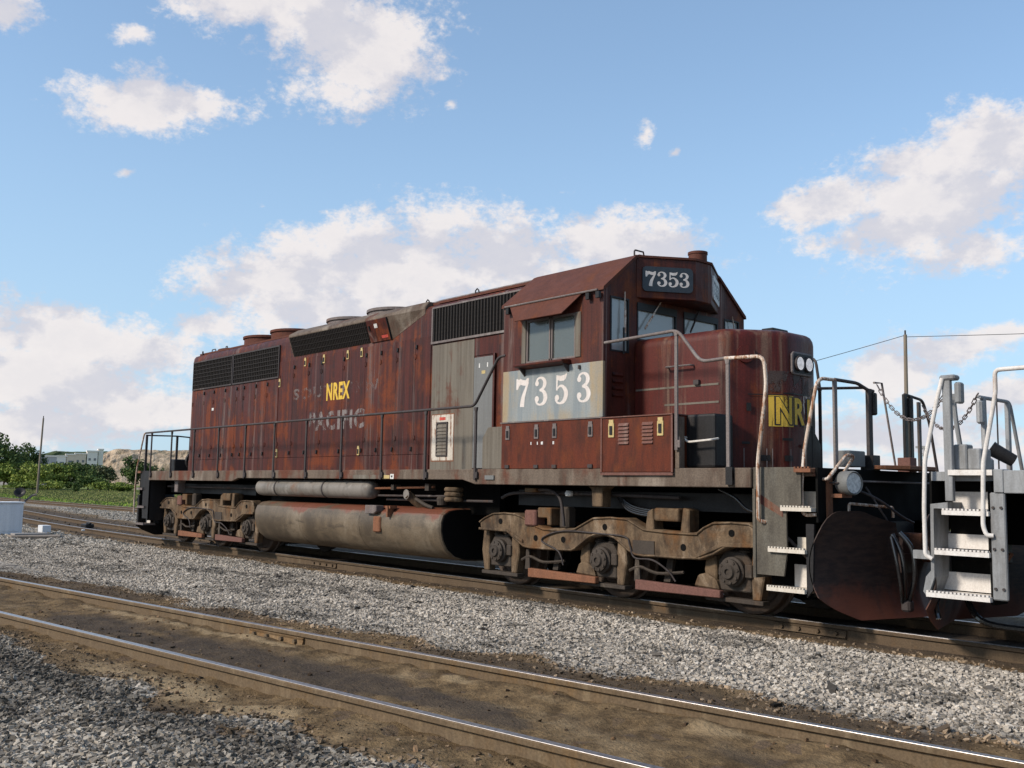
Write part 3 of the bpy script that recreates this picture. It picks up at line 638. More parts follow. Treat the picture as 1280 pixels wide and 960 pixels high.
for u, z, w, h in ((.16, 2.40, .06, .10), (.10, 2.0, .10, .03), (.33, 1.80, .12, .07), (.62, 1.80, .12, .07), (.60, 2.05, .14, .03), (.92, 1.98, .14, .04)):
    patch(u, u+w, z, z+h, 'black_steel', .02, 'step_bracket')
for u in (.12, .40, .47, .70, .90): patch(u, u+.012, 1.72, 1.95, 'pipe_steel', .02, 'bracket_rod')
hl = part(MB().prism([(-.235, 2.90), (-.20, 2.865), (.20, 2.865), (.235, 2.90), (.235, 3.12), (.20, 3.155), (-.20, 3.155), (-.235, 3.12)], 8.345, 8.385, 'x'), 'headlight', 'pipe_steel', bevel=.012, segs=2)
part(MB().prism([(-.20, 2.91), (-.18, 2.89), (.18, 2.89), (.20, 2.91), (.20, 3.11), (.18, 3.13), (-.18, 3.13), (-.20, 3.11)], 8.386, 8.389, 'x'), 'bezel', 'seal_black', hl)
for y in (-.098, .098):
    part(MB().lathe([(.098, 0), (.098, .03), (.082, .03), (.078, .006), (.045, -.012), (0, -.018)], (8.388, y, 3.01), 'x', 20), 'lamp', 'pipe_dark', hl, smooth=40)
    part(MB().lathe([(.084, .026), (.06, .004), (.03, -.006), (0, -.008)], (8.388, y, 3.01), 'x', 20), 'reflector', 'chrome', hl, smooth=60)
    part(MB().lathe([(.08, .022), (.05, .032), (0, .036)], (8.388, y, 3.01), 'x', 20), 'lens', 'glass_lens', hl, smooth=40)
part(MB().box(7.86, 8.04, -.12, .22, 3.42, 3.50), 'nose_hatch', 'black_steel', NOSE, bevel=.01)
gr = MB(); gr.tube(rounded([(7.02, -.93, 2.99), (7.02, -1.0, 2.99), (7.42, -1.0, 2.99), (7.42, -.93, 2.99)], .03), .012, 6); part(gr, 'grab_iron', 'pipe_steel')
part(MB().box(7.44, 7.52, -.97, -.931, 2.74, 2.80), 'bracket', 'pipe_dark', NOSE)
part(MB().box(6.46, 7.8, -.934, -.9295, 2.72, 2.745).box(6.95, 7.8, -.934, -.9295, 2.50, 2.525), 'trim', 'grey_panel', NOSE)
# --- lockers along the walkway below the cab
LK = part(MB().box(4.46, 6.434, -1.542, -.935, 1.692, 2.335), 'underfloor_locker', 'box_red', bevel=.006)
part(MB().box(4.44, 6.44, -1.555, -.9, 2.336, 2.351), 'locker_top', 'pipe_steel', LK)
for x in (4.60, 5.20, 5.56, 6.23):
    o, h2 = big_latch(x, 2.20, 'pipe_steel', -1.5425, LK, 1.15); part(h2, 'latch_handle', 'black_steel', LK)
    part(MB().box(x-.04, x+.04, -1.56, -1.5425, 1.70, 1.745), 'hinge', 'pipe_dark', LK)
for x, w in ((5.08, .018), (5.21, .018), (5.29, .04), (5.52, .03)): part(MB().box(x, x+w, -1.5445, -1.5425, 2.02, 2.06), 'sticker', 'sticker_white', LK)
BB = part(MB().box(6.445, 7.60, -1.565, -.95, 1.64, 2.325), 'battery_box', 'box_red', bevel=.008)
bt = MB(); bt.box(6.435, 7.61, -1.58, -.94, 2.326, 2.34); bt.box(6.435, 6.46, -1.575, -1.5655, 1.63, 2.325); bt.box(7.585, 7.61, -1.575, -1.5655, 1.63, 2.325); bt.box(6.435, 7.61, -1.575, -1.5655, 1.605, 1.639)
part(bt, 'box_frame', 'brake_red', BB)
for x in (6.62, 7.42):
    o, h2 = big_latch(x, 2.19, 'latch_yellow', -1.5655, BB, 1.3); part(h2, 'latch_handle', 'black_steel', BB)
for x0 in (6.74, 7.13):
    for k in range(6):
        z = 1.99+k*.045
        part(MB().add([(x0, -1.565, z), (x0+.17, -1.565, z), (x0+.17, -1.585, z), (x0, -1.585, z), (x0, -1.565, z+.038), (x0+.17, -1.565, z+.038)], [(0, 1, 2, 3), (3, 2, 5, 4), (0, 3, 4), (1, 5, 2)]), 'louvre', 'brake_red', BB)
part(MB().box(7.62, 7.68, -1.54, -1.44, 1.69, 2.30), 'box_support', 'sill_paint')
part(MB().box(7.56, 8.02, -1.30, -.935, 1.70, 2.34), 'sand_box', 'black_steel', bevel=.03, segs=2)
part(MB().tube(rounded([(7.60, -1.28, 2.06), (7.60, -1.40, 2.07), (7.72, -1.42, 2.0), (8.05, -1.42, 2.02), (8.05, -1.28, 2.04)], .04), .014, 6), 'grab_iron', 'white_paint')

# --- handrails
RY = -1.565
def stanchion(x, z0, z1, y=RY, mat='pipe_dark', foot=True):
    m = MB(); m.box(x-.022, x+.022, y-.012, y+.014, z0, z1-.06)
    m.prism([(x-.022, z1-.06), (x+.022, z1-.06), (x+.034, z1), (x-.034, z1)], y-.016, y+.018)
    if foot: m.box(x-.035, x+.035, y+.0145, y+.03, z0+.02, z0+.16); m.box(x+.022, x+.06, y-.012, y+.02, z0+.03, z0+.12)
    return part(m, 'stanchion', mat, bevel=.003)
for x in (-8.55, -7.33, -6.07, -4.81, -3.55, -2.31, -1.07, .17, 1.43, 2.66, 3.90): stanchion(x, 1.53, 2.60)
part(MB().tube(rounded([(-8.95, RY, 2.62), (3.86, RY, 2.62), (4.36, RY+.03, 3.31), (4.50, -1.52, 3.32)], .09), .021, 8), 'handrail', 'pipe_dark', smooth=60)
part(MB().tube(rounded([(6.40, -1.50, 3.31), (7.68, RY, 3.33), (8.02, RY, 2.92), (8.38, RY, 2.93)], .10), .021, 8), 'handrail', 'pipe_steel', smooth=60)
part(MB().tube(rounded([(8.36, RY, 2.93), (8.88, RY, 2.91), (8.91, RY, 2.60), (8.79, RY, 1.75), (8.79, RY, 1.12), (8.84, -1.50, 1.10)], .10), .022, 8), 'step_handrail', 'pipe_rust', smooth=60)
stanchion(7.66, 1.90, 3.32, mat='pipe_steel'); stanchion(8.40, 1.53, 2.92, mat='pipe_steel')
part(MB().box(8.37, 8.46, -1.58, -1.5415, 1.50, 1.70), 'rail_socket', 'black_steel')
# far side rails
for x in (-8.55, -6.07, -3.55, -1.07, 1.43, 3.90, 7.66): stanchion(x, 1.53, 2.60 if x < 7 else 2.9, 1.565, foot=False)
part(MB().tube(rounded([(-8.95, 1.565, 2.62), (3.86, 1.565, 2.62), (4.36, 1.53, 3.31), (4.50, 1.52, 3.32)], .09), .021, 8), 'handrail', 'pipe_dark')
part(MB().tube(rounded([(6.40, 1.50, 3.31), (7.60, 1.565, 3.32), (7.66, 1.565, 2.9)], .10), .021, 8), 'handrail', 'pipe_dark')

# --- end steps: one well at each corner
def serrated(mb, x0, x1, y, z):
    n = int((x1-x0)/.035)
    for k in range(n):
        a = x0+(x1-x0)*k/n; mb.box(a+.004, a+.024, y-.002, y+.03, z, z+.018)
def step_well(sx, sy, plate='well_steel', white='tread_white'):
    def X(mb): mb.v = [(sx*x, sy*y, z) for x, y, z in mb.v]; return mb
    W = part(X(MB().prism([(8.685, 1.695), (8.685, .54), (9.06, .54), (9.10, .78), (9.10, 1.26), (9.28, 1.30), (9.28, 1.60), (8.70, 1.60)][:7]+[(9.28, 1.695)], -1.505, -1.48)), 'step_well', plate)
    part(X(MB().box(8.685, 8.72, -1.52, -1.10, .50, 1.46)), 'well_plate', plate, W)
    part(X(MB().prism([(9.425, 1.10), (9.40, .42), (9.33, .34), (9.33, 1.10)], -1.50, -1.47)), 'well_plate', 'black_steel', W)
    part(X(MB().box(9.425, 9.45, -1.455, 1.455, 1.12, 1.69)) if sy < 0 else X(MB().box(9.30, 9.32, -1.4, -1.0, .5, 1.1)), 'end_plate', 'engine_black', W)
    for x0, x1, z in ((8.87, 9.33, .40), (8.89, 9.34, .81), (9.05, 9.42, 1.25), (9.22, 9.42, 1.66)):
        m = MB().box(x0, x1, -1.545, -1.24, z-.02, z+.02); serrated(m, x0, x1, -1.545, z+.02)
        part(X(m), 'tread', white if z < 1.6 else 'rust_bar', W)
    for x0, x1, z0, z1, mt in ((9.06, 9.33, .422, .66, 'white_paint'), (9.10, 9.34, .832, .95, 'tread_white'), (9.16, 9.42, 1.272, 1.44, 'tread_white')):
        part(X(MB().box(x0, x1, -1.30, -1.28, z0, z1)), 'kick_plate', mt, W)
    part(X(MB().box(8.72, 9.32, -1.22, -1.20, .42, 1.60)), 'back_plate', 'engine_black', W)
    part(X(MB().cyl((8.80, -1.26, 1.05), (9.2, -1.24, .72), .022, 8)), 'brace', 'pipe_steel', W)
    return W
step_well(1, 1); step_well(1, -1, 'black_steel'); step_well(-1, 1, 'black_steel', 'pipe_steel'); step_well(-1, -1, 'black_steel', 'pipe_steel')
part(MB().prism([(8.78, 1.40), (9.06, 1.24), (9.06, 1.16), (8.78, 1.30)], -1.508, -1.5055), 'paint_patch', 'nose_red')
# grab rails at the front end, platform rails, gate posts
part(MB().tube(rounded([(9.38, -.95, 2.66), (9.36, -1.20, 2.66), (9.36, -1.30, 2.60), (9.28, -1.42, 1.90), (9.26, -1.46, 1.50), (9.26, -1.46, 1.24), (9.30, -1.46, 1.19), (9.43, -1.46, 1.20)], .05), .02, 8), 'end_handrail', 'pipe_rust', smooth=60)
part(MB().tube(rounded([(9.38, -.97, 2.665), (9.38, -.5, 2.665), (9.38, -.24, 2.60), (9.38, -.14, 2.60)], .06), .02, 8), 'end_handrail', 'pipe_dark', smooth=60)
part(MB().tube([(9.22, -1.16, 2.56), (9.34, -.30, 2.63)], .016, 8), 'end_handrail', 'pipe_dark')
for x, y, w, z1, mt in ((9.38, -.97, .03, 2.66, 'pipe_steel'), (9.22, -1.16, .03, 2.55, 'black_steel'), (9.38, -.24, .042, 2.62, 'pipe_dark'), (9.38, .60, .035, 2.62, 'black_steel'), (9.38, .74, .035, 2.62, 'black_steel'), (9.38, .95, .03, 2.55, 'pipe_dark')):
    part(MB().box(x-w*.5, x+w*.5, y-w, y+w, 1.686, z1), 'end_stanchion', mt, bevel=.004)
for y in (-.24, .62):
    part(MB().box(9.30, 9.46, y-.08, y+.08, 1.687, 1.86), 'post_base', 'brake_red' if y > 0 else 'black_steel', bevel=.006)
    part(MB().box(9.33, 9.43, y+.03, y+.11, 2.32, 2.58), 'post_latch', 'black_steel', bevel=.02, segs=2)
part(MB().tube(rounded([(9.38, .60, 2.62), (9.38, 1.05, 2.58), (9.38, 1.22, 2.3), (9.38, 1.40, 1.69)], .08), .018, 8), 'end_handrail', 'pipe_dark')
part(MB().tube([(9.38, -.12, 2.70), (9.38, .06, 2.71), (9.40, .30, 1.75)], .014, 6), 'gate_rod', 'pipe_steel')
part(MB().prism([(-1.30, 1.70), (-1.30, 2.15), (-1.20, 2.15), (-1.02, 1.95), (-1.02, 1.70)], 9.20, 9.23, 'x'), 'shield_plate', 'black_steel')
part(MB().prism([(9.44, -.30), (9.62, -.36), (9.78, -.10), (9.78, .50), (9.62, .85), (9.44, .85)], 1.70, 1.745, 'z'), 'drop_step', 'rust_bar', bevel=.006)
part(MB().box(9.22, 9.40, -.72, -.38, 1.72, 1.90), 'connection_box', 'grey_door', bevel=.01)
part(MB().tube(rounded([(9.44, -1.35, 1.57), (9.50, -1.35, 1.57), (9.50, -.96, 1.84), (9.50, -.80, 1.83), (9.50, -1.16, 1.53), (9.44, -1.16, 1.53)], .05), .019, 8), 'grab_iron', 'pipe_rust', smooth=60)
dl = part(MB().lathe([(0, -.17), (.10, -.17), (.125, -.14), (.128, .0), (.118, .015), (.108, .0), (.10, -.06), (.055, -.12), (0, -.135)], (0, 0, 0), 'x', 24), 'ditch_light', 'grey_door', smooth=40)
dl.location = (9.68, -1.14, 1.535); dl.rotation_euler = (0, 0, R(-14))
part(MB().lathe([(.106, .000), (.094, -.05), (.052, -.105), (.02, -.118), (.018, -.06), (0, -.055)], (0, 0, 0), 'x', 20), 'reflector', 'lens_white', dl, smooth=40)
part(MB().tube([(-.08, -.13, 0), (-.13, -.16, 0), (-.20, -.16, 0)], .008, 5), 'clip', 'pipe_dark', dl)
part(MB().box(9.45, 9.60, -1.24, -1.04, 1.38, 1.42).box(9.45, 9.47, -1.30, -1.2, 1.1, 1.6), 'lamp_bracket', 'rust_bar')
weathered('coupler_rust', (.075, .03, .017), (.035, .018, .012), (.11, .04, .018), (.12, .08, .06), .6, .5, .68, .58, .74, .75)
# --- snow plow: curved blades swept back from the centre
def plow(sx, x_off, mat):
    secs = []
    for k in range(49):
        y = -1.5+3.0*k/48; a = 1-abs(y)/1.5; xb = 9.40+.42*a
        top = (1.24 if abs(y) > .9 else 1.24-.16*(1-(abs(y)/.9)**2))-(.34 if abs(y) < .4 else 0); corner = (max(0, abs(y)-1.16)/.34)**2.4
        zb = .10+.20*max(0, abs(y)-.95)/.55; col = []
        for j in range(9):
            t = j/8; z = zb+corner*.05+(top-corner*.24-zb-corner*.05)*t
            col.append((sx*(xb+.10*(2*t-1)**2-.03+x_off), y, z))
        for j in range(8, -1, -1):
            p = col[j]; col.append((p[0]-sx*.012, p[1], p[2]))
        secs.append(col)
    return MB().loft(secs)
PL = part(plow(1, 0, 'plow_steel'), 'snow_plow', 'plow_face', smooth=50)
part(MB().box(9.86, 9.93, -.58, -.36, .60, .80).box(9.86, 9.9, -.55, -.40, .80, 1.0), 'hose_bracket', 'plow_steel', PL)
part(MB().tube(rounded([(9.55, -1.02, 1.23), (9.55, -1.02, 1.32), (9.72, -.40, 1.28), (9.72, -.40, 1.17)], .03), .016, 8), 'lift_bar', 'pipe_rust', PL)
def hose(pts, r=.027, mat='rubber', parent=LOCO, name='air_hose'): return part(MB().tube(bez(pts, 6), r, 8), name, mat, parent, smooth=60)
hose([(9.90, -.62, 1.02), (10.02, -.60, .86), (10.05, -.60, .60), (9.98, -.58, .34), (9.95, -.56, .28)])
hose([(9.86, -.70, 1.0), (9.96, -.70, .80), (9.98, -.69, .55), (9.94, -.62, .34), (9.93, -.58, .28)])
hose([(9.88, -.76, .98), (9.95, -.78, .7), (9.96, -.73, .45), (9.92, -.64, .30)], .02)
part(MB().box(9.90, 10.0, -.64, -.52, .20, .32), 'hose_coupling', 'pipe_dark', bevel=.02)
hose([(9.46, -.9, 1.50), (9.75, -.82, 1.38), (9.85, -.5, 1.20), (9.9, -.3, 1.12)], .014, 'pipe_dark', LOCO, 'cable')
hose([(9.46, -.5, 1.5), (9.7, -.45, 1.1), (9.6, -.2, 1.0)], .012, 'pipe_dark', LOCO, 'cable')
part(MB().tube([(9.47, -.95, 1.56), (9.60, .9, 1.56)], .012, 6), 'cut_lever', 'pipe_steel')
CP = MB(); CP.box(9.3, 9.95, -.13, .13, .72, 1.0); CP.prism([(9.9, -.16), (10.05, -.20), (10.12, -.05), (10.06, .16), (9.9, .18)], .70, 1.02, 'z')
part(CP, 'coupler', 'coupler_rust', bevel=.02)
part(MB().box(9.45, 9.58, -.35, .35, .58, 1.12), 'coupler_pocket', 'black_steel')
CPr = MB(); CPr.box(-9.95, -9.3, -.13, .13, .72, 1.0); CPr.box(-10.1, -9.95, -.18, .18, .7, 1.02); part(CPr, 'coupler', 'plow_steel', bevel=.02)
part(plow(-1, 0, 'plow_steel'), 'rear_pilot', 'black_steel', smooth=50)
# --- rear platform
for y, x in ((-1.40, -9.30), (-.60, -9.36), (-.25, -9.36), (.45, -9.36), (1.40, -9.30)):
    part(MB().box(x-.02, x+.02, y-.025, y+.025, 1.686, 2.60), 'end_stanchion', 'pipe_dark')
part(MB().tube([(-9.30, -1.42, 2.58), (-9.36, -.6, 2.60), (-9.36, -.25, 2.58)], .018, 8), 'end_handrail', 'pipe_dark')
part(MB().tube([(-9.36, .45, 2.58), (-9.30, 1.42, 2.58)], .018, 8), 'end_handrail', 'pipe_dark')
part(MB().tube(rounded([(-8.95, RY, 2.62), (-9.05, RY, 2.60), (-9.42, RY, 1.75), (-9.47, RY, 1.2), (-9.47, RY, .62)], .12), .02, 8), 'step_handrail', 'pipe_rust')
part(MB().tube(rounded([(-8.95, -RY, 2.62), (-9.05, -RY, 2.60), (-9.42, -RY, 1.75), (-9.47, -RY, .62)], .12), .02, 8), 'step_handrail', 'pipe_rust')
part(MB().box(-9.15, -8.85, -.85, -.45, 1.69, 2.0), 'brake_box', 'black_steel', bevel=.02)
part(MB().lathe([(0, -.04), (.24, -.04), (.26, 0), (.24, .04), (0, .04)], (-8.2, -.6, 1.95), 'x', 20), 'hand_brake_wheel', 'black_steel')

# --- trucks
def side_profile():
    top = [(-2.43, .93), (-2.12, 1.06), (-1.62, 1.07), (-1.32, .97), (-1.03, .88), (-.42, .905), (-.08, 1.06), (.52, 1.07), (.80, .95), (1.55, .93), (1.64, .95), (1.86, 1.07), (2.36, 1.08), (2.45, 1.0)]
    bot = [(2.45, .80), (2.10, .785), (1.98, .74), (1.68, .615), (1.0, .60), (.66, .60), (.42, .72), (.30, .795), (.08, .83), (-.15, .78), (-.42, .61), (-.6, .585), (-1.31, .575), (-1.5, .62), (-1.72, .74), (-1.86, .79), (-2.40, .79)]
    return top+bot
def make_truck(x):
    T = part(MB().box(-.35, .35, -.95, .95, .55, .95).box(-2.2, 2.2, -.55, -.40, .55, .85).box(-2.2, 2.2, .40, .55, .55, .85).cyl((0, 0, .9), (0, 0, 1.35), .45, 20), 'truck', 'engine_black')
    for s in (-1, 1):
        def S(mb): mb.v = [(px, s*py, pz) for px, py, pz in mb.v]; return mb
        part(S(MB().prism(side_profile(), 1.06, 1.26)), 'side_frame', 'truck_steel', T, bevel=.022, segs=2)
        # rims along the edges of the casting
        sp_ = side_profile(); k_ = 14
        part(S(MB().tube(bez([(x_, 1.262, z_-.02) for x_, z_ in sp_[:k_]], 2), .016, 6)), 'casting_rim', 'truck_steel', T, smooth=60)
        part(S(MB().tube(bez([(x_, 1.262, z_+.022) for x_, z_ in sp_[k_:]], 2), .018, 6)), 'casting_rim', 'truck_steel', T, smooth=60)
        for ax in (-2.07, 0):
            part(S(MB().tube(bez([(ax+.42, 1.10, .40), (ax+.62, 1.12, .46), (ax+.9, 1.12, .40), (ax+1.3, 1.1, .44)], 4), .02, 6)), 'brake_rod', 'truck_dark', T)
            part(S(MB().prism([(ax+.52, .28), (ax+.62, .28), (ax+.60, .56), (ax+.54, .56)], 1.10, 1.13)), 'brake_lever', 'truck_dark', T)
            part(S(MB().tube(bez([(ax+1.62, 1.0, .60), (ax+1.60, 1.02, .35), (ax+1.68, .95, .16), (ax+1.76, .82, .07)], 4), .018, 6)), 'sand_pipe', 'truck_dark', T)
        # raised flange lines along the casting
        fl = MB().prism([(-2.43, .80), (-2.43, .835), (-1.80, .835), (-1.45, .70), (-1.45, .655), (-1.80, .795)], 1.262, 1.285)
        fl.prism([(2.45, .80), (2.45, .85), (2.0, .835), (1.62, .68), (1.62, .635), (2.0, .785)], 1.262, 1.285)
        part(S(fl), 'casting_rib', 'truck_steel', T, bevel=.008)
        for hx, hz in ((-1.95, .94), (.13, .94), (-1.19, .735), (-.64, .74), (1.42, .75), (2.12, .95)):
            part(S(MB().lathe([(.042, 0), (.042, .004), (0, .004)], (hx, 1.261, hz), 'y', 14)), 'casting_hole', 'engine_black', T)
        for ax in (-2.07, 0, 2.07):
            for q in (-1, 1):
                part(S(MB().prism([(ax+q*.26, .80), (ax+q*.38, .82), (ax+q*.42, .50), (ax+q*.36, .20), (ax+q*.25, .20), (ax+q*.24, .5)][::q], 1.02, 1.16)), 'pedestal', 'truck_steel', T, bevel=.015)
            part(S(MB().box(ax-.40, ax+.40, 1.03, 1.17, .155, .205)), 'pedestal_tie', 'truck_dark', T, bevel=.006)
            jb = part(S(MB().prism([(ax-.23, .28), (ax+.23, .28), (ax+.23, .62), (ax+.14, .74), (ax-.14, .74), (ax-.23, .62)], .98, 1.14)), 'axle_box', 'truck_dark', T, bevel=.015)
            hb = MB().lathe([(.17, 0), (.17, .06), (.145, .075), (.145, .11), (.09, .125), (.075, .15), (.035, .15), (.035, .13), (0, .13)], (ax, 1.14, .508), 'y', 24)
            for k in range(8):
                a = k*math.pi/4+.2; hb.cyl((ax+.12*math.cos(a), 1.245, .508+.12*math.sin(a)), (ax+.12*math.cos(a), 1.268, .508+.12*math.sin(a)), .018, 6)
            part(S(hb), 'axle_cap', 'truck_dark', T, smooth=30)
            part(S(MB().box(ax+.17, ax+.27, 1.12, 1.19, .45, .60)), 'spring_seat', 'truck_dark', T, bevel=.01)
            for q in (-.12, .12): part(S(MB().lathe([(.07, 0), (.075, .02), (.055, .03), (.075, .045), (.055, .06), (.075, .075), (.07, .09)], (ax+q, 1.08, .73), 'z', 12)), 'coil_spring', 'truck_dark', T)
        for a, b in ((-1.36, -.05), (.64, 1.94)):
            part(S(MB().prism([(a, .185), (b, .20), (b, .285), (a, .31)], 1.17, 1.25)), 'brake_beam', 'rust_bar' if a < 0 else 'brake_red', T, bevel=.008)
            part(S(MB().prism([(b-.42, .30), (b-.36, .44), (b-.24, .47), (b-.10, .40), (b-.05, .28)], 1.08, 1.20)), 'brake_shoe', 'truck_steel', T, bevel=.02)
            part(S(MB().prism([(a+.30, .30), (a+.40, .30), (a+.46, .58), (a+.36, .58)], 1.0, 1.05)), 'brake_hanger', 'truck_dark', T)
        part(S(MB().box(-1.40, -1.16, 1.10, 1.30, .90, 1.12)), 'brake_cylinder', 'brake_red', T, bevel=.02)
        part(S(MB().prism([(-1.13, 1.16), (-.86, 1.16), (-.86, .92), (-.94, .92), (-.94, 1.02), (-1.13, 1.02)], 1.06, 1.29)), 'slack_adjuster', 'truck_steel', T, bevel=.012)
        part(S(MB().box(-.80, -.62, 1.02, 1.20, .88, 1.18)), 'spring_post', 'truck_dark', T, bevel=.03)
        part(S(MB().prism([(.80, .92), (.95, .92), (.93, 1.20), (.84, 1.16)], 1.05, 1.25)), 'bolster_guide', 'truck_steel', T, bevel=.012)
        part(S(MB().prism([(1.36, .92), (1.50, .92), (1.50, 1.20), (1.40, 1.22)], 1.05, 1.25)), 'bolster_guide', 'truck_steel', T, bevel=.012)
        part(S(MB().box(.97, 1.36, .95, 1.28, 1.05, 1.21)), 'bolster_end', 'truck_steel', T, bevel=.025, segs=2)
        part(S(MB().tube(bez([(-.62, 1.275, .40), (-.72, 1.275, .58), (-1.05, 1.275, .70), (-.9, 1.278, .80), (-.55, 1.275, .86), (.1, 1.275, .85), (.50, 1.275, .83), (.58, 1.275, .72), (.66, 1.275, .58), (.95, 1.275, .57), (1.15, 1.22, .45), (1.25, 1.2, .33)], 5), .012, 6)), 'brake_pipe', 'pipe_dark', T, smooth=60)
        part(S(MB().box(.62, .97, 1.262, 1.272, .635, .80)), 'casting_plate', 'truck_dark', T)
    for ax in (-2.07, 0, 2.07):
        w = MB()
        for s in (-1, 1):
            w.lathe([(.10, .60*s), (.10, .66*s), (.30, .70*s), (.40, .69*s), (.44, .655*s), (.54, .655*s), (.545, .69*s), (.513, .70*s), (.506, .81*s), (.495, .822*s), (.44, .822*s), (.40, .78*s), (.25, .76*s), (.14, .80*s), (.10, .80*s)], (ax, 0, .508), 'y', 40)
        w.cyl((ax, -1.1, .508), (ax, 1.1, .508), .09, 12)
        part(w, 'wheelset', 'rail_wheel', T, smooth=30)
        part(MB().cyl((ax+.45, -.45, .50), (ax+.45, .45, .50), .32, 16), 'traction_motor', 'engine_black', T, smooth=40)
    return T
weathered('rail_wheel', (.085, .06, .045), (.05, .037, .03), (.13, .075, .045), (.17, .13, .1), .4, .55, .7, .6, .75, .6)
T1 = make_truck(0); T2 = copy_tree(T1, LOCO); T1.location = (6.096, 0, 0); T2.location = (-6.096, 0, 0)
# underframe hangers above the trucks, pipes and cables
for x in (6.20, -7.35):
    part(MB().prism([(x-.16, 1.468), (x+.18, 1.468), (x+.11, 1.42), (x+.10, 1.20), (x-.08, 1.20), (x-.09, 1.42)], -1.40, -1.22), 'jacking_pad', 'truck_steel' if x > 0 else 'pipe_steel', bevel=.012)
part(MB().tube(bez([(4.1, -1.20, 1.28), (4.5, -1.2, 1.36), (6.1, -1.18, 1.36), (7.4, -1.18, 1.34)], 6), .025, 8), 'train_pipe', 'pipe_dark', smooth=60)
hose([(4.9, -1.25, 1.40), (5.2, -1.28, 1.40), (5.42, -1.30, 1.30), (5.48, -1.29, 1.05), (5.49, -1.28, .92)], .022, 'pipe_dark')
part(MB().box(4.72, 4.95, -1.32, -1.22, 1.37, 1.43), 'pipe_valve', 'truck_steel', bevel=.01)
part(MB().lathe([(0, -.05), (.05, -.04), (.06, 0), (.04, .03), (0, .035)], (5.58, -1.28, 1.37), 'z', 12), 'wheel_light', 'sticker_white')
for k in range(4): hose([(6.35, -1.15, 1.36-.012*k), (6.62, -1.16-.02*k, 1.22-.02*k), (7.0, -1.15-.02*k, 1.17-.02*k), (7.25, -1.1, 1.20)], .018, 'rubber', LOCO, 'motor_cable')
hose([(8.0, -1.2, 1.45), (8.25, -1.25, 1.36), (8.4, -1.2, 1.22), (8.6, -1.1, 1.18)], .02, 'rubber', LOCO, 'motor_cable')
part(MB().box(4.3, 8.55, -1.05, -.95, 1.18, 1.40), 'underframe_duct', 'black_steel')
part(MB().box(-8.5, -4.0, -1.05, -.95, 1.18, 1.40), 'underframe_duct', 'black_steel')
part(MB().tube([(-8.3, -1.2, 1.33), (-3.6, -1.2, 1.33)], .025, 8), 'train_pipe', 'pipe_dark')
# --- fuel tank and air reservoir
tp = [(-1.20, 1.09), (-1.36, 1.065), (-1.46, 1.0), (-1.50, .90), (-1.505, .76), (-1.47, .60), (-1.38, .45), (-1.24, .34), (-1.05, .285), (-.8, .27)]
tp = tp+[(-y, z) for y, z in tp[::-1]]
TK = part(MB().loft([[(-3.14, y*.985, .68+(z-.68)*.97) for y, z in tp]]+[[(x, y, z) for y, z in tp] for x in (-3.10, 2.97)]+[[(3.0, y*.985, .68+(z-.68)*.97) for y, z in tp]]), 'fuel_tank', 'tank_side', smooth=25)
part(MB().loft([[(3.001, y*.97, .68+(z-.68)*.95) for y, z in tp], [(3.01, y*.965, .68+(z-.68)*.945) for y, z in tp]]), 'tank_end_shade', 'engine_black', TK)  # black sheet paints the shade on the tank's forward end
for x in (-1.35, .72):
    part(MB().loft([[(x-.012, y*1.0015, .68+(z-.68)*1.003) for y, z in tp], [(x-.006, y*1.004, .68+(z-.68)*1.009) for y, z in tp], [(x+.006, y*1.004, .68+(z-.68)*1.009) for y, z in tp], [(x+.012, y*1.0015, .68+(z-.68)*1.003) for y, z in tp]], False), 'weld_seam', 'tank_side', TK, smooth=40)
part(MB().prism([(.98, 1.10), (1.32, 1.10), (1.32, 1.0), (1.24, .96), (.98, .96)], -1.56, -1.40), 'tank_bracket', 'pipe_steel', TK, bevel=.01)
part(MB().box(1.19, 1.40, -1.535, -1.49, .66, .92), 'fuel_gauge', 'rust_bar', TK, bevel=.02)
part(MB().box(1.62, 1.66, -1.56, -1.44, .92, 1.10).box(1.56, 1.70, -1.54, -1.40, 1.06, 1.10), 'tank_bracket', 'rust_bar', TK)
part(MB().tube(bez([(2.10, -1.15, 1.08), (2.05, -1.25, 1.16), (2.0, -1.33, 1.24), (1.97, -1.39, 1.29)], 4), [.07]*13, 12), 'filler_neck', 'truck_steel', TK, smooth=50)
part(MB().lathe([(.055, 0), (.075, 0), (.08, -.02), (.055, -.02)], (1.97, -1.40, 1.295), 'y', 16), 'filler_cap', 'reservoir', TK)
part(MB().tube(bez([(2.55, -1.3, 1.09), (2.35, -1.3, 1.13), (2.15, -1.3, 1.20), (2.0, -1.3, 1.24)], 4), .03, 8), 'vent_pipe', 'truck_dark', TK)
for k in range(3): part(MB().lathe([(.13, 0), (.15, .02), (.15, .05), (.13, .07)], (3.10, -1.32, 1.20+k*.075), 'z', 18), 'retention_tank_ring', 'truck_steel', TK, smooth=40)
part(MB().lathe([(.08, 0), (.09, .1), (.07, .14)], (2.72, -1.25, 1.14), 'z', 14), 'drain_valve', 'truck_dark', TK)
AR = part(MB().lathe([(0, -3.26), (.08, -3.25), (.13, -3.22), (.155, -3.17), (.16, -3.1), (.16, .78), (.155, .85), (.13, .90), (.08, .93), (0, .94)], (0, -1.33, 1.355), 'x', 24), 'air_reservoir', 'reservoir', smooth=40)
for x in (-2.4, -.6): part(MB().lathe([(.162, 0), (.168, .0), (.168, .04), (.162, .04)], (x, -1.33, 1.355), 'x', 24), 'strap', 'pipe_dark', AR)
part(MB().tube([(.92, -1.33, 1.38), (2.6, -1.33, 1.42)], .02, 8), 'air_pipe', 'rust_bar', AR)
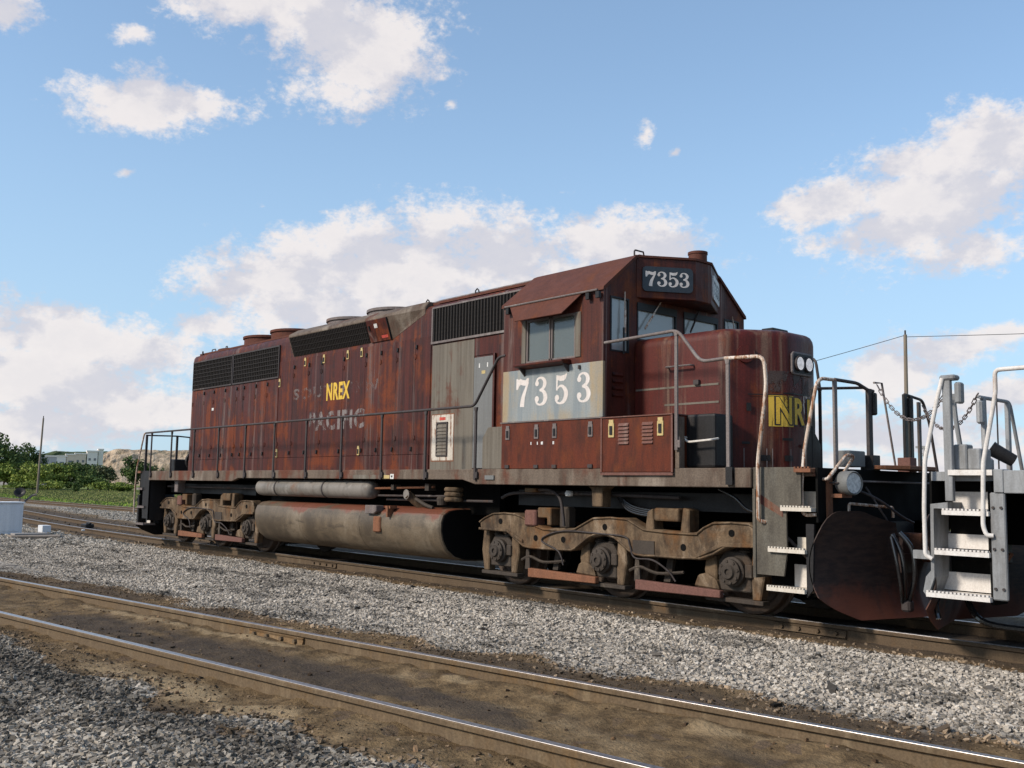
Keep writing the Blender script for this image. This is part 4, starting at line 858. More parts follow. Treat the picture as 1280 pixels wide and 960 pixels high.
part(MB().tube([(.95, -1.28, 1.26), (2.9, -1.28, 1.28)], .018, 8), 'air_pipe', 'pipe_dark', AR)
part(MB().tube([(1.1, -1.2, 1.2), (3.9, -1.2, 1.22)], .02, 8), 'air_pipe', 'pipe_dark', AR)
part(MB().box(1.5, 1.58, -1.40, -1.26, 1.36, 1.45), 'pipe_valve', 'truck_dark', AR)
part(MB().box(2.45, 2.55, -1.40, -1.26, 1.36, 1.47), 'pipe_valve', 'truck_dark', AR)
part(MB().box(-3.6, 3.7, -.9, -.8, 1.0, 1.5), 'underframe_duct', 'engine_black')
part(MB().box(1.42, 1.66, -1.5425, -1.5402, 1.545, 1.60), 'sticker', 'latch_yellow')
part(MB().box(.55, 1.42, -1.5425, -1.5402, 1.54, 1.605), 'paint_patch', 'grey_panel')
part(MB().box(1.68, 1.78, -1.5425, -1.5402, 1.54, 1.62), 'sticker', 'sticker_white')
part(MB().cyl((1.73, -1.543, 1.58), (1.73, -1.546, 1.58), .02, 10), 'sill_hole', 'black_steel')
part(MB().box(4.12, 4.32, -1.56, -1.5402, 1.54, 1.60), 'sill_plate', 'grey_door')
# ------------------------------------------------------------------ the grey unit coupled in front
U2O = Vector((11.5, 0, 0))
UNIT = thing('grey_locomotive', 'grey locomotive end with white steps and handrails at the right edge', 'locomotive', U2O)
def p2(mb, name, mat, parent=UNIT, **k):
    mb.v = [(x-U2O.x, y, z) for x, y, z in mb.v]; return mb.build(name, mat, parent, **k)
p2(MB().box(11.36, 24, -1.545, -1.46, 1.45, 1.655).box(11.275, 11.36, -1.55, -1.40, 1.455, 1.665).box(11.36, 24, 1.46, 1.545, 1.45, 1.655), 'side_sill', 'unit_grey', bevel=.006)
p2(MB().box(10.66, 24, -1.455, 1.455, 1.56, 1.645), 'deck', 'unit_grey')
p2(MB().box(10.75, 24, -.5, .5, .95, 1.555).box(11.4, 24, -1.2, 1.2, 1.40, 1.555), 'center_sill', 'engine_black')
p2(MB().prism([(-.9, 1.645), (-.9, 4.2), (-.75, 4.4), (.75, 4.4), (.9, 4.2), (.9, 1.645)], 12.7, 24, 'x'), 'hood', 'unit_grey', bevel=.03)
p2(MB().box(10.64, 10.66, -1.45, 1.45, 1.10, 1.645), 'end_plate', 'engine_black')
SW2 = p2(MB().box(11.23, 11.36, -1.535, -1.49, .50, 1.455).box(11.23, 11.26, -1.49, -1.30, .50, 1.455), 'step_post', 'unit_grey', bevel=.01)
p2(MB().prism([(10.845, 1.36), (10.68, 1.34), (10.67, .72), (10.62, .66), (10.59, .52), (10.63, .47), (10.70, .66), (10.71, 1.30), (10.845, 1.30)], -1.53, -1.22), 'step_side', 'unit_grey')
p2(MB().box(11.20, 11.229, -1.50, -1.22, .45, 1.56).box(10.72, 11.2, -1.215, -1.19, .50, 1.56), 'step_back', 'engine_black')
for x0, x1, z in ((10.63, 11.215, .50), (10.72, 11.22, .895), (10.80, 11.225, 1.265)):
    m = MB().box(x0, x1, -1.56, -1.24, z-.022, z+.02); serrated(m, x0, x1, -1.56, z+.02); p2(m, 'tread', 'unit_white', SW2)
p2(MB().box(10.87, 11.27, -1.56, -1.20, 1.61, 1.66), 'top_tread', 'unit_white', SW2)
for x0, x1, z0, z1 in ((10.62, 11.10, .53, .70), (10.68, 11.08, .925, 1.06), (10.76, 11.12, 1.30, 1.46)):
    p2(MB().box(x0, x1, -1.235, -1.218, z0, z1), 'kick_plate', 'unit_white', SW2)
p2(MB().box(10.48, 10.68, -1.49, -1.44, .82, .90), 'step_bracket', 'unit_grey')
for z in (.60, .95, 1.32):
    for x in (11.26, 11.33): p2(MB().cyl((x, -1.536, z), (x, -1.548, z), .014, 6), 'bolt', 'pipe_dark', SW2)
p2(MB().tube([(11.0, -1.1, .55), (11.25, -1.15, .9)], .02, 6), 'brace', 'rust_bar')
p2(MB().box(10.83, 10.905, -1.545, -1.49, 1.37, 2.50), 'stanchion', 'unit_grey', bevel=.006)
p2(MB().box(10.81, 10.96, -1.56, -1.44, 2.50, 2.55).box(10.93, 10.99, -1.52, -1.42, 2.28, 2.48), 'stanchion_head', 'unit_grey', bevel=.015)
p2(MB().tube(rounded([(10.80, -1.24, 2.40), (10.80, -1.22, 2.2), (10.82, -1.10, 1.66)], .1), .024, 8), 'stanchion', 'unit_grey')
p2(MB().tube(rounded([(10.84, -1.55, 2.52), (10.80, -1.57, 2.35), (10.66, -1.57, 1.75), (10.64, -1.57, 1.30), (10.64, -1.57, .86), (10.70, -1.56, .83)], .06), .021, 8), 'step_handrail', 'unit_white', smooth=60)
p2(MB().tube(rounded([(13.2, -1.57, 2.57), (11.33, -1.57, 2.56), (11.33, -1.57, 2.35), (11.20, -1.57, 1.72), (11.18, -1.57, 1.15), (11.21, -1.57, 1.07), (11.26, -1.55, 1.07)], .05), .021, 8), 'step_handrail', 'unit_white', smooth=60)
p2(MB().tube([(10.40, -1.46, 1.55)]+rounded([(10.40, -1.46, 1.55), (10.44, -1.46, 1.58), (10.68, -1.47, 1.28), (10.72, -1.47, 1.16), (10.66, -1.45, 1.16), (10.40, -1.45, 1.50)], .04)+[(10.40, -1.46, 1.55)], .016, 8), 'grab_iron', 'unit_white')
for y, mt in ((-.58, 'unit_grey'), (.0, 'unit_grey'), (1.1, 'unit_grey')): p2(MB().box(10.78, 10.82, y-.03, y+.03, 1.645, 2.40), 'end_stanchion', mt, bevel=.004)
p2(MB().tube(rounded([(10.80, -.68, 2.41), (10.80, .06, 2.41), (10.80, .32, 1.70)], .08), .02, 8), 'end_handrail', 'unit_grey', smooth=60)
p2(MB().box(10.77, 10.83, -.70, -.60, 2.14, 2.38), 'post_latch', 'unit_grey', bevel=.02)
p2(MB().box(10.74, 10.86, -.64, -.50, 1.646, 1.80), 'post_base', 'unit_grey', bevel=.02)
p2(MB().box(10.875, 11.0, -1.45, -1.30, 1.662, 1.90).box(11.0, 11.12, -1.44, -1.20, 1.662, 1.86), 'connection_box', 'unit_grey', bevel=.012)
p2(MB().tube([(11.04, -1.02, 1.88), (11.06, -1.01, 1.865), (11.12, -.96, 1.82), (11.2, -.90, 1.76)], [.075, .07, .065, .06], 14), 'connector_socket', 'black_steel', smooth=50)
p2(MB().tube([(11.0, -.75, 1.65), (11.0, -.75, 2.40)], .008, 5), 'rod', 'pipe_dark')
p2(MB().box(10.60, 10.9, -.8, .6, 1.655, 1.685), 'drop_step', 'rust_bar')
p2(plow(-1, -20.06, 'plow_steel'), 'snow_plow', 'plow_face', smooth=50)
p2(MB().box(10.08, 10.75, -.13, .13, .72, 1.0).prism([(10.14, -.18), (10.0, -.16), (9.97, .05), (10.0, .20), (10.14, .16)], .69, 1.03, 'z'), 'coupler', 'plow_steel', bevel=.02)
p2(MB().tube(bez([(10.75, -1.0, .45), (10.9, -1.1, .28), (11.1, -1.1, .22), (11.5, -1.1, .22)], 5), .03, 8), 'air_hose', 'rubber')
p2(MB().tube(bez([(10.55, -1.0, .6), (10.58, -1.25, .4), (10.62, -1.3, .25)], 5), .025, 8), 'air_hose', 'rubber')
p2(MB().tube([(11.6, -1.3, .3), (11.45, -1.35, .16)], .03, 8), 'sand_pipe', 'rust_bar')
t2 = copy_tree(T1, UNIT); t2.location = (14.0-U2O.x, 0, 0)
# ------------------------------------------------------------------ chains between the two units
def chain(a, b, sag, label, n=20):
    a, b = Vector(a), Vector(b); t = thing('safety_chain', label, 'chain', a, 'chains slung between the two locomotives')
    me = None; pts = [a.lerp(b, k/n)-Vector((0, 0, sag*4*(k/n)*(1-k/n))) for k in range(n+1)]
    for k in range(n):
        p, q = pts[k], pts[k+1]; d_ = q-p
        if me is None:
            L = d_.length*.66
            m = MB().tube([(-L+.02, .016, 0), (L-.02, .016, 0), (L, 0, 0), (L-.02, -.016, 0), (-L+.02, -.016, 0), (-L, 0, 0)], .0055, 5, True)
            o = m.build('link', 'pipe_steel', t); me = o.data
        else: o = bpy.data.objects.new('link', me); COL.objects.link(o); o.parent = t
        o.location = (p+q)/2-a; o.rotation_mode = 'QUATERNION'
        o.rotation_quaternion = d_.to_track_quat('X', 'Z') @ Matrix.Rotation(R(45 if k % 2 else -45), 4, 'X').to_quaternion()
chain((9.42, -.12, 2.67), (10.82, -1.40, 2.42), .34, 'rusty link chain slung from the red locomotive to the near grey post', 24)
chain((9.42, .97, 2.50), (10.80, -.70, 2.44), .32, 'rusty link chain slung across the gap to the farther grey end rail', 26)

# ------------------------------------------------------------------ tracks
def sweep(line, prof):
    """profile (offset, height) carried along a polyline"""
    secs = []
    for i, p in enumerate(line):
        a, b = line[max(i-1, 0)], line[min(i+1, len(line)-1)]; t = Vector((b[0]-a[0], b[1]-a[1])).normalized(); n = Vector((-t.y, t.x))
        secs.append([(p[0]+n.x*o, p[1]+n.y*o, h) for o, h in prof])
    return MB().loft(secs)
rail_prof = [(-.07, -.175), (-.07, -.163), (-.012, -.145), (-.009, -.05), (-.034, -.038), (-.036, -.010), (-.030, -.001), (.030, -.001), (.036, -.010), (.034, -.038), (.009, -.05), (.012, -.145), (.07, -.163), (.07, -.175)]
def offset_line(line, d_):
    out = []
    for i, p in enumerate(line):
        a, b = line[max(i-1, 0)], line[min(i+1, len(line)-1)]; t = Vector((b[0]-a[0], b[1]-a[1])).normalized(); out.append((p[0]-t.y*d_, p[1]+t.x*d_))
    return out
def off_mid(x):
    if x > -9: return 0.
    if x > -27: return .0032*(x+9)**2
    return .0032*18**2+.1152*(-27-x)
def yn(x): return -6.16+.128*(x-9.15)
def track(line, label, joints=(), side='rail_dark'):
    t = thing('railway_track', label, 'track', kind='structure')
    for s in (-1, 1):
        ln = offset_line(line, s*.7535); r_ = sweep(ln, rail_prof).build('rail', side, t)
        sweep(ln, [(-.0325, -.006), (.0325, -.006), (.029, .0006), (-.029, .0006)]).build('running_surface', 'railhead', r_)
        for jx, js, face in joints:
            if js != s: continue
            k = min(range(len(ln)-1), key=lambda i: abs(ln[i][0]-jx)); a, b = Vector(ln[k]), Vector(ln[k+1]); u = (b-a).normalized(); n = Vector((-u.y, u.x))*face; c = a+u*((jx-a.x)/u.x)
            def Q(l, w, h): q = c+u*l+n*w; return (q.x, q.y, h)
            jb = MB(); vs = [Q(l, w, h) for l in (-.45, .45) for w, h in ((.012, -.135), (.05, -.13), (.036, -.10), (.03, -.075), (.04, -.055), (.012, -.05))]
            jb.add(vs, [tuple(range(6)), tuple(range(11, 5, -1))]+[(i, (i+1) % 6, 6+(i+1) % 6, 6+i) for i in range(6)])
            jo = jb.build('joint_bar', 'joint_rust' if side == 'rail_side' else side, r_)
            bo = MB()
            for l in (-.34, -.12, .12, .34): bo.cyl(Q(l, .03, -.09), Q(l, .065, -.09), .022, 6)
            bo.build('joint_bolts', side, r_)
    return t
weathered('joint_rust', (.17, .108, .055), (.10, .065, .035), (.2, .105, .04), (.25, .18, .11), .3, .5, .7, .5, .7, .85)
mid_line = [(x, off_mid(x)) for x in np.concatenate([np.arange(-140, -30, 6), np.arange(-30, -8, 1.5), [-8, 0, 10, 20, 40]])]
near_line = [(x, yn(x)) for x in (-45, -20, 0, 10, 20, 38)]
far_line = [(x, 9.0+.0009*(x+40)**2*(1 if x < -40 else .2)) for x in (-160, -130, -100, -80, -60, -40, -10, 20, 60)]
track(mid_line, 'middle railway track that the red locomotive stands on', [(8.9, -1, -1), (-1.6, -1, -1)])
track(near_line, 'nearest railway track with shiny rails sunk in brown dirt', [(6.05, 1, -1)], 'rail_side')
track(far_line, 'far railway track along the edge of the green grass')

# ------------------------------------------------------------------ ground
def vnoise(x, y, seed=0):
    x = np.asarray(x, float); y = np.asarray(y, float); xi = np.floor(x).astype(np.int64); yi = np.floor(y).astype(np.int64); fx = x-xi; fy = y-yi
    fx = fx*fx*(3-2*fx); fy = fy*fy*(3-2*fy)
    def h(a, b):
        n = (a*374761393+b*668265263+seed*974634777) & 0x7fffffff; n = ((n ^ (n >> 13))*1274126177) & 0x7fffffff; return ((n ^ (n >> 16)) & 0xffff)/65535.
    return (h(xi, yi)*(1-fx)+h(xi+1, yi)*fx)*(1-fy)+(h(xi, yi+1)*(1-fx)+h(xi+1, yi+1)*fx)*fy
def fbm(x, y, o=4, seed=0):
    s = 0; a = .5
    for k in range(o): s = s+a*vnoise(x*2**k, y*2**k, seed+k); a *= .5
    return s/(1-.5**o)
def sst(v, a, b): t = np.clip((v-a)/(b-a), 0, 1); return t*t*(3-2*t)
OFFV = np.vectorize(off_mid)
def zones(x, y):
    dn = (y-yn(x))*.992; dm = y-OFFV(x); w = (fbm(x*1.1, y*1.1, 3, 3)-.5)
    wide = .42+.25*sst(x, 6, 13)
    dirt_n = sst(dn+w*.9, -.80-wide-.30, -.80-wide+.12)*(1-sst(dn+w*.8, 1.45, 2.25))
    dmx = np.where(dm > 0, dm*.42, -dm); dirt_shade_m = 1-sst(np.maximum(dmx, np.minimum(np.abs(dm), .5))+w*.5, 1.12, 1.55)  # far side widened: shade beyond the locomotive painted in as dark dirt colour
    dirt = np.maximum(dirt_n, dirt_shade_m*.85)
    grass = sst(y+(fbm(x*.25, y*.25, 3, 9)-.5)*2.5-np.where(x < -40, .0009*(x+40)**2, 0), 10.4, 11.6)
    dark = np.maximum(np.exp(-(dn/.42)**2)*.9*sst(fbm(x*.55, y*1.6, 4, 21), .40, .62), (1-sst(np.where(dm > 0, dm*.42, -dm), .75, 1.4))*.95)  # far-side spread darkens the ground to stand for the locomotive's shade
    rim = np.exp(-((dn+1.42+wide*.35)/.30)**2)*.85+np.exp(-((dn-1.5)/.50)**2)*.6
    dark = np.maximum(dark, rim*sst(fbm(x*.8, y*.8, 3, 33), .25, .6))
    return dn, dm, dirt, grass, dark
def height(x, y):
    dn, dm, dirt, grass, dark = zones(x, y)
    n1 = fbm(x*1.7, y*1.7, 4, 5)-.5; n2 = fbm(x*6, y*6, 3, 8)-.5
    z = -.145+.05*n1+.02*n2+dirt*(np.abs(dn) < 3)*(.03*n2+.022*(fbm(x*14, y*14, 2, 77)-.5))
    ins = np.exp(-((np.abs(dn)-.62)/.16)**2); z = z+dirt*(np.abs(dn) < 3)*(.012+.045*ins*(.6+1.2*n1))
    outn = np.exp(-((dn+1.05)/.25)**2); z = z+.05*outn*(fbm(x*1.3, y*1.3, 3, 14)-.25)
    z = np.where(np.abs(np.abs(dn)-.7535) < .10, np.minimum(z, -.085), z)
    z = np.where((np.abs(dn) < .70) & (np.abs(dn) > .55), np.minimum(z, -.06), z)
    z = np.where(np.abs(np.abs(dm)-.7535) < .12, np.minimum(z, -.10), z)
    mid = sst(dm, -4.6, -3.0)*(1-sst(dm, -2.2, -1.2)); z = z+.03*mid
    far = sst(np.hypot(x+0., y), 60, 160); z = z*(1-far)+(-.12)*far
    return z
def grid_axis(lo, f0, f1, hi, fine, grow=1.22):
    a = list(np.arange(f0, f1, fine)); s = fine; v = a[-1]
    while v < hi: s *= grow; v += s; a.append(v)
    s = fine; v = f0
    while v > lo: s *= grow; v -= s; a.insert(0, v)
    return np.array(a)
gx = grid_axis(-1500, -6, 15.5, 1200, .065, 1.10); gy = grid_axis(-1200, -11.5, -.8, 1500, .055, 1.12)
GX, GY = np.meshgrid(gx, gy, indexing='ij'); GZ = height(GX, GY)
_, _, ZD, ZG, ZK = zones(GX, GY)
nx, ny = GX.shape
co = np.stack([GX, GY, GZ], -1).reshape(-1, 3).astype(np.float32)
ii, jj = np.meshgrid(np.arange(nx-1), np.arange(ny-1), indexing='ij'); q0 = (ii*ny+jj).ravel()
quads = np.stack([q0, q0+ny, q0+ny+1, q0+1], -1).astype(np.int32)
def np_mesh(name, co, faces, mat, n=4, attr=None, smooth=False):
    me = bpy.data.meshes.new(name); nf = len(faces)
    me.vertices.add(len(co)); me.vertices.foreach_set('co', co.astype(np.float32).ravel())
    me.loops.add(nf*n); me.loops.foreach_set('vertex_index', faces.astype(np.int32).ravel())
    me.polygons.add(nf); me.polygons.foreach_set('loop_start', np.arange(0, nf*n, n, dtype=np.int32))
    if attr:
        for k, v in attr.items():
            a = me.attributes.new(k, 'FLOAT_COLOR', 'POINT'); c = np.ones((len(co), 4), np.float32); c[:, :v.shape[1]] = v; a.data.foreach_set('color', c.ravel())
    me.update(calc_edges=True); me.validate()
    if smooth: me.shade_smooth()
    else: me.shade_flat()
    me.materials.append(MATS[mat]); o = bpy.data.objects.new(name, me); COL.objects.link(o); return o
# ground material: crushed stone, brown dirt, grass; what lies where comes from the zone attribute
m, t, b = new_mat('ground_soil')
v = objco(t); at_ = N(t, 'ShaderNodeAttribute'); at_.attribute_name = 'zone'; sp = N(t, 'ShaderNodeSeparateColor'); lk(t, at_.outputs['Color'], sp.inputs[0])
vo = N(t, 'ShaderNodeTexVoronoi'); lk(t, v, vo.inputs['Vector']); vo.inputs['Scale'].default_value = 24
vb = N(t, 'ShaderNodeTexVoronoi'); lk(t, v, vb.inputs['Vector']); vb.inputs['Scale'].default_value = 9
sv = N(t, 'ShaderNodeSeparateColor'); lk(t, vo.outputs['Color'], sv.inputs[0]); svb = N(t, 'ShaderNodeSeparateColor'); lk(t, vb.outputs['Color'], svb.inputs[0])
big = noise(t, v, .6, 5, .6); fine = noise(t, v, 40, 4, .7); medn = noise(t, v, 6, 6, .65)
stone = mixc(t, maprange(t, sv.outputs[0], .05, .9), (.14, .12, .097), (.46, .405, .34))
stone = mixc(t, maprange(t, svb.outputs[1], .86, .93), stone, (.07, .063, .058))
stone = mixc(t, maprange(t, big, .45, .66, 0, .35), stone, (.20, .178, .152))
dirt = mixc(t, maprange(t, medn, .35, .66), (.082, .053, .027), (.19, .126, .064))
dirt = mixc(t, maprange(t, noise(t, v, 1.4, 6, .6), .53, .72, 0, .7), dirt, (.28, .20, .115))
dirt = mixc(t, maprange(t, svb.outputs[0], .93, .96, 0, .6), dirt, (.10, .07, .05))
dirt = mixc(t, .5, dirt, mixc(t, maprange(t, fine, .3, .7), (.6, .6, .6), (1.35, 1.35, 1.35)), 'MULTIPLY')
grs = mixc(t, maprange(t, noise(t, v, .12, 5, .6), .38, .62), (.125, .19, .03), (.18, .17, .07))
grs = mixc(t, maprange(t, noise(t, v, .05, 3, .5), .56, .66, 0, .7), grs, (.20, .175, .125))
grs = mixc(t, .6, grs, mixc(t, maprange(t, fine, .3, .7), (.5, .5, .5), (1.5, 1.5, 1.5)), 'MULTIPLY')
dirt = mixc(t, math_node(t, 'MULTIPLY', maprange(t, math_node(t, 'ADD', at_.outputs['Alpha'], math_node(t, 'MULTIPLY', math_node(t, 'SUBTRACT', medn, .5), 1.1)), .25, .9), .8), dirt, (.31, .225, .130))
edge = math_node(t, 'ADD', sp.outputs[0], math_node(t, 'MULTIPLY', math_node(t, 'SUBTRACT', medn, .5), .9))
c = mixc(t, maprange(t, edge, .35, .62), stone, dirt)
c = mixc(t, math_node(t, 'MULTIPLY', maprange(t, math_node(t, 'ADD', sp.outputs[2], math_node(t, 'MULTIPLY', math_node(t, 'SUBTRACT', medn, .5), .5)), .15, .75), .72), c, (.05, .040, .034))  # dark soil, plus the shade painted in beyond the middle track
c = mixc(t, sp.outputs[1], c, grs); lk(t, c, b.inputs['Base Color']); b.inputs['Roughness'].default_value = .92; b.inputs['Specular IOR Level'].default_value = .15
hgt = math_node(t, 'ADD', math_node(t, 'MULTIPLY', math_node(t, 'SUBTRACT', 1., vo.outputs['Distance']), math_node(t, 'SUBTRACT', 1., maprange(t, edge, .35, .62))), math_node(t, 'MULTIPLY', fine, .5))
hgt = math_node(t, 'ADD', hgt, medn); bump(t, b, hgt, 1., .035)
DN = (GY-yn(GX))*.992
ZS = np.exp(-((DN+1.18)/.26)**2)*sst(fbm(GX*.9, GY*.9, 4, 41), .40, .62)*sst(GX, 4, 8)+np.exp(-((np.abs(DN)-.56)/.10)**2)*sst(fbm(GX*.8, GY*1.2, 4, 44), .46, .66)*.8
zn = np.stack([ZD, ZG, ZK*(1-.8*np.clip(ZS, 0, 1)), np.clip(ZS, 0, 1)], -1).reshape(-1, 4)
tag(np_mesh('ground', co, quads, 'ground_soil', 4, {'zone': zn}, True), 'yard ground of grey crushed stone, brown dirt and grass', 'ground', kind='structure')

# crushed stone: thousands of separate stones lying on the ground
m, t, b = new_mat('crushed_stone')
ca = N(t, 'ShaderNodeAttribute'); ca.attribute_name = 'tone'; g = noise(t, objco(t), 90, 3, .6)
lk(t, mixc(t, .5, ca.outputs['Color'], mixc(t, maprange(t, g, .3, .7), (.65, .65, .65), (1.3, 1.3, 1.3)), 'MULTIPLY'), b.inputs['Base Color'])
b.inputs['Roughness'].default_value = .9; b.inputs['Specular IOR Level'].default_value = .2
CUBE = np.array([(x, y, z) for x in (-1, 1) for y in (-1, 1) for z in (-1, 1)], float)
CF = np.array([(0, 1, 3, 2), (4, 6, 7, 5), (0, 4, 5, 1), (2, 3, 7, 6), (0, 2, 6, 4), (1, 5, 7, 3)])
CT = np.concatenate([CF[:, [0, 1, 2]], CF[:, [0, 2, 3]]])
def stones(name, xs, ys, size, label, tone_lo, tone_hi, darkp=.10, sink=.25):
    n = len(xs); P = np.stack([xs, ys, height(xs, ys)], -1)
    sc = size*(.42+1.25*RNG.random(n)**2.2); dims = np.stack([sc*(.8+.6*RNG.random(n)), sc*(.6+.4*RNG.random(n)), sc*(.4+.35*RNG.random(n))], -1)
    V = CUBE[None]*(1-.55*RNG.random((n, 8, 3)))*dims[:, None]*.5
    a = RNG.random(n)*6.283; tl = (RNG.random((n, 2))-.5)*1.0
    ca_, sa = np.cos(a), np.sin(a); x = V[..., 0]*ca_[:, None]-V[..., 1]*sa[:, None]; y = V[..., 0]*sa[:, None]+V[..., 1]*ca_[:, None]; z = V[..., 2]+x*tl[:, :1]+y*tl[:, 1:]
    V = np.stack([x, y, z], -1)+P[:, None]; V[..., 2] += (dims[:, 2]*(.5-sink))[:, None]
    k = RNG.random(n); tone = np.array(tone_lo)[None]*(1-k[:, None])+np.array(tone_hi)[None]*k[:, None]
    tone[RNG.random(n) < darkp] *= .34
    pt = sst(fbm(xs*.9, ys*2.2, 4, 61), .50, .66)*sst(fbm(xs*4, ys*6, 2, 63), .35, .6); tone *= (1-.6*pt)[:, None]; tone *= (.8+.4*fbm(xs*.5, ys*.9, 3, 67))[:, None]
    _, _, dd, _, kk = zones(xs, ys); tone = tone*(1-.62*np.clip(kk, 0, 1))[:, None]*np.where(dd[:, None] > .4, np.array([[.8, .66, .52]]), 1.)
    F = (CT[None]+(np.arange(n)*8)[:, None, None]).reshape(-1, 3)
    o = np_mesh(name, V.reshape(-1, 3), F, 'crushed_stone', 3, {'tone': np.repeat(tone, 8, 0)}); tag(o, label, 'gravel', kind='stuff'); return o
def scatter(n, x0, x1, y0, y1, pw=1., thr=.5):
    xs = x1-(x1-x0)*RNG.random(n)**pw; ys = y0+(y1-y0)*RNG.random(n)
    dn, dm, dd, gg, kk = zones(xs, ys)
    keep = (RNG.random(n) > np.clip(dd*1.05, 0, .975)) & (gg < .5) & (np.abs(np.abs(dn)-.7535) > .09) & (np.abs(np.abs(dm)-.7535) > .09)
    return xs[keep], ys[keep]
xs, ys = scatter(76000, 2.5, 13.2, -10.4, -6.6); k = ys < yn(xs); stones('near_ballast', xs[k], ys[k], .027, 'coarse grey crushed stone in front of the nearest track', (.13, .11, .088), (.43, .375, .305), .18)
xs, ys = scatter(135000, -22, 14, -5.4, -.9, 1.35); k = ys > yn(xs); stones('middle_ballast', xs[k], ys[k], .027, 'pale grey crushed stone strip between the two tracks', (.29, .25, .205), (.56, .495, .415), .12)
xs, ys = scatter(26000, -45, -9, -7, 8, 1.); stones('far_ballast', xs, ys, .06, 'grey crushed stone around the track behind the red locomotive', (.25, .22, .18), (.50, .445, .375), .14)
n = 16000; xs = RNG.uniform(-6, 14, n); dq = np.where(RNG.random(n) < .75, RNG.uniform(.85, 2.2, n), RNG.uniform(-1.6, -.85, n)); ys = yn(xs)+dq
stones('fine_gravel', xs, ys, .016, 'fine brown gravel trodden into the dirt beside the nearest track', (.12, .095, .07), (.30, .25, .19), .3, .3)
n = 420; xs = 13-30*RNG.random(n)**1.3; ys = RNG.uniform(-4.4, -1.4, n); stones('loose_rocks', xs, ys, .055, 'larger dark stones lying about on the pale ballast strip', (.06, .052, .045), (.16, .14, .12), .2, .3)
# lumps of dirt and loose stones along the near track
n = 700; xs = RNG.uniform(-4, 14, n); dq = RNG.uniform(-1.6, 1.7, n); ys = yn(xs)+dq; k = np.abs(np.abs(dq)-.7535) > .1
stones('dirt_lumps', xs[k], ys[k], .026, 'loose dirt clods and stones along the nearest track', (.12, .085, .058), (.27, .205, .145), .2, .3)

# ------------------------------------------------------------------ small things on the ground
cb = thing('equipment_cabinet', 'small white trackside cabinet at the left edge of the yard', 'cabinet', (-15.35, -3.02, -.16))
MB().box(-.40, .40, -.38, .38, .06, .92).build('body', 'cabinet_white', cb, bevel=.015)
MB().box(-.43, .43, -.41, .41, .92, .965).build('lid', 'cabinet_white', cb, bevel=.01)
MB().box(.401, .41, -.30, .30, .14, .84).build('door', 'cabinet_white', cb, bevel=.004)
MB().box(-.48, .48, -.46, .46, -.05, .06).build('base', 'board_grey', cb)
ls = thing('switch_lamp', 'dark round switch lamp on a thin post behind the white cabinet', 'switch lamp', (-15.75, -2.55, -.15))
MB().cyl((0, 0, 0), (0, 0, 1.05), .025, 8).build('post', 'pipe_steel', ls)
tg = MB().lathe([(0, -.09), (.08, -.09), (.15, .05), (.16, .07), (.13, .07), (0, -.02)], (0, 0, 0), 'x', 20).build('target', 'black_steel', ls, smooth=40); tg.location = (0, 0, 1.18); tg.rotation_euler = (0, R(-35), R(-25))
MB().tube([(.05, .12, .95), (.10, .30, 1.12), (.16, .40, 1.16)], .03, 8).build('lever', 'pipe_steel', ls)
bd = thing('wooden_board', 'flat grey board lying on the stones beside the white cabinet', 'board', (-13.35, -2.65, -.10))
MB().prism([(-.62, -.62), (.30, -.75), (.70, .35), (-.15, .62)], 0, .05, 'z').build('plank', 'pole_wood', bd, bevel=.006)
MB().box(-.55, -.15, -.55, .3, .051, .09).build('batten', 'board_grey', bd)
bx = MB().box(-.22, .22, -.12, .12, 0, .22).build('concrete_block', 'cabinet_white', bevel=.01); bx.location = (-16.0, -1.75, -.12); tag(bx, 'pale concrete block behind the grey board by the middle track', 'block')
sw = MB().box(-.25, .25, -.14, .14, 0, .12).box(-.05, .3, -.04, .04, .12, .17).build('switch_rod_box', 'black_steel', bevel=.02); sw.location = (-19.0, .45, -.12); tag(sw, 'small dark box between the rails behind the red locomotive', 'switch box')
li = MB().prism([(-.06, -.04), (.05, -.05), (.07, .03), (-.04, .05)], 0, .05, 'z').build('litter', 'sticker_white', bevel=.01); li.location = (-15.2, -.9, -.05); tag(li, 'white scrap of litter beside the middle rail', 'litter')
li = MB().prism([(-.05, -.03), (.04, -.04), (.05, .03), (-.03, .04)], 0, .02, 'z').build('litter', 'paper_orange'); li.location = (9.05, -5.02, -.115); tag(li, 'orange scrap lying in the dirt beside the nearest track', 'litter')

# ------------------------------------------------------------------ poles and wires
def pole(x, y, h, lean, label, r=.15, extra=None):
    t_ = thing('utility_pole', label, 'pole', (x, y, -.12), 'wooden utility poles')
    MB().tube([(0, 0, -.3), (lean*.5, 0, h*.5), (lean, 0, h)], [r, r*.85, r*.7], 10).build('post', 'pole_wood', t_, smooth=50)
    MB().cyl((lean, 0, h), (lean, 0, h+.25), .05, 8).build('insulator', 'pipe_dark', t_); return t_
pole(-106.3, 23.0, 8.7, .55, 'thin leaning wooden pole standing in the grass at the left', .13)
pole(-12.0, 43.0, 10.7, .1, 'grey wooden utility pole rising behind the gap between the locomotives', .14)
def wire(a, b, sag, label):
    a, b = Vector(a), Vector(b); pts = [a.lerp(b, k/24)-Vector((0, 0, sag*4*(k/24)*(1-k/24))) for k in range(25)]
    m = MB(); m.v = []; m.tube([p-a for p in pts], .018, 5); o = m.build('overhead_wire', 'wire_dark'); o.location = a; tag(o, label, 'wire', 'overhead wires')
pole(-24.6, 30.4, 5.6, 0., 'short wooden pole hidden behind the nose of the red locomotive', .12)
wire((-11.9, 43, 10.55), (-24.6, 30.4, 5.6), .15, 'overhead wire sloping down behind the nose of the red locomotive')
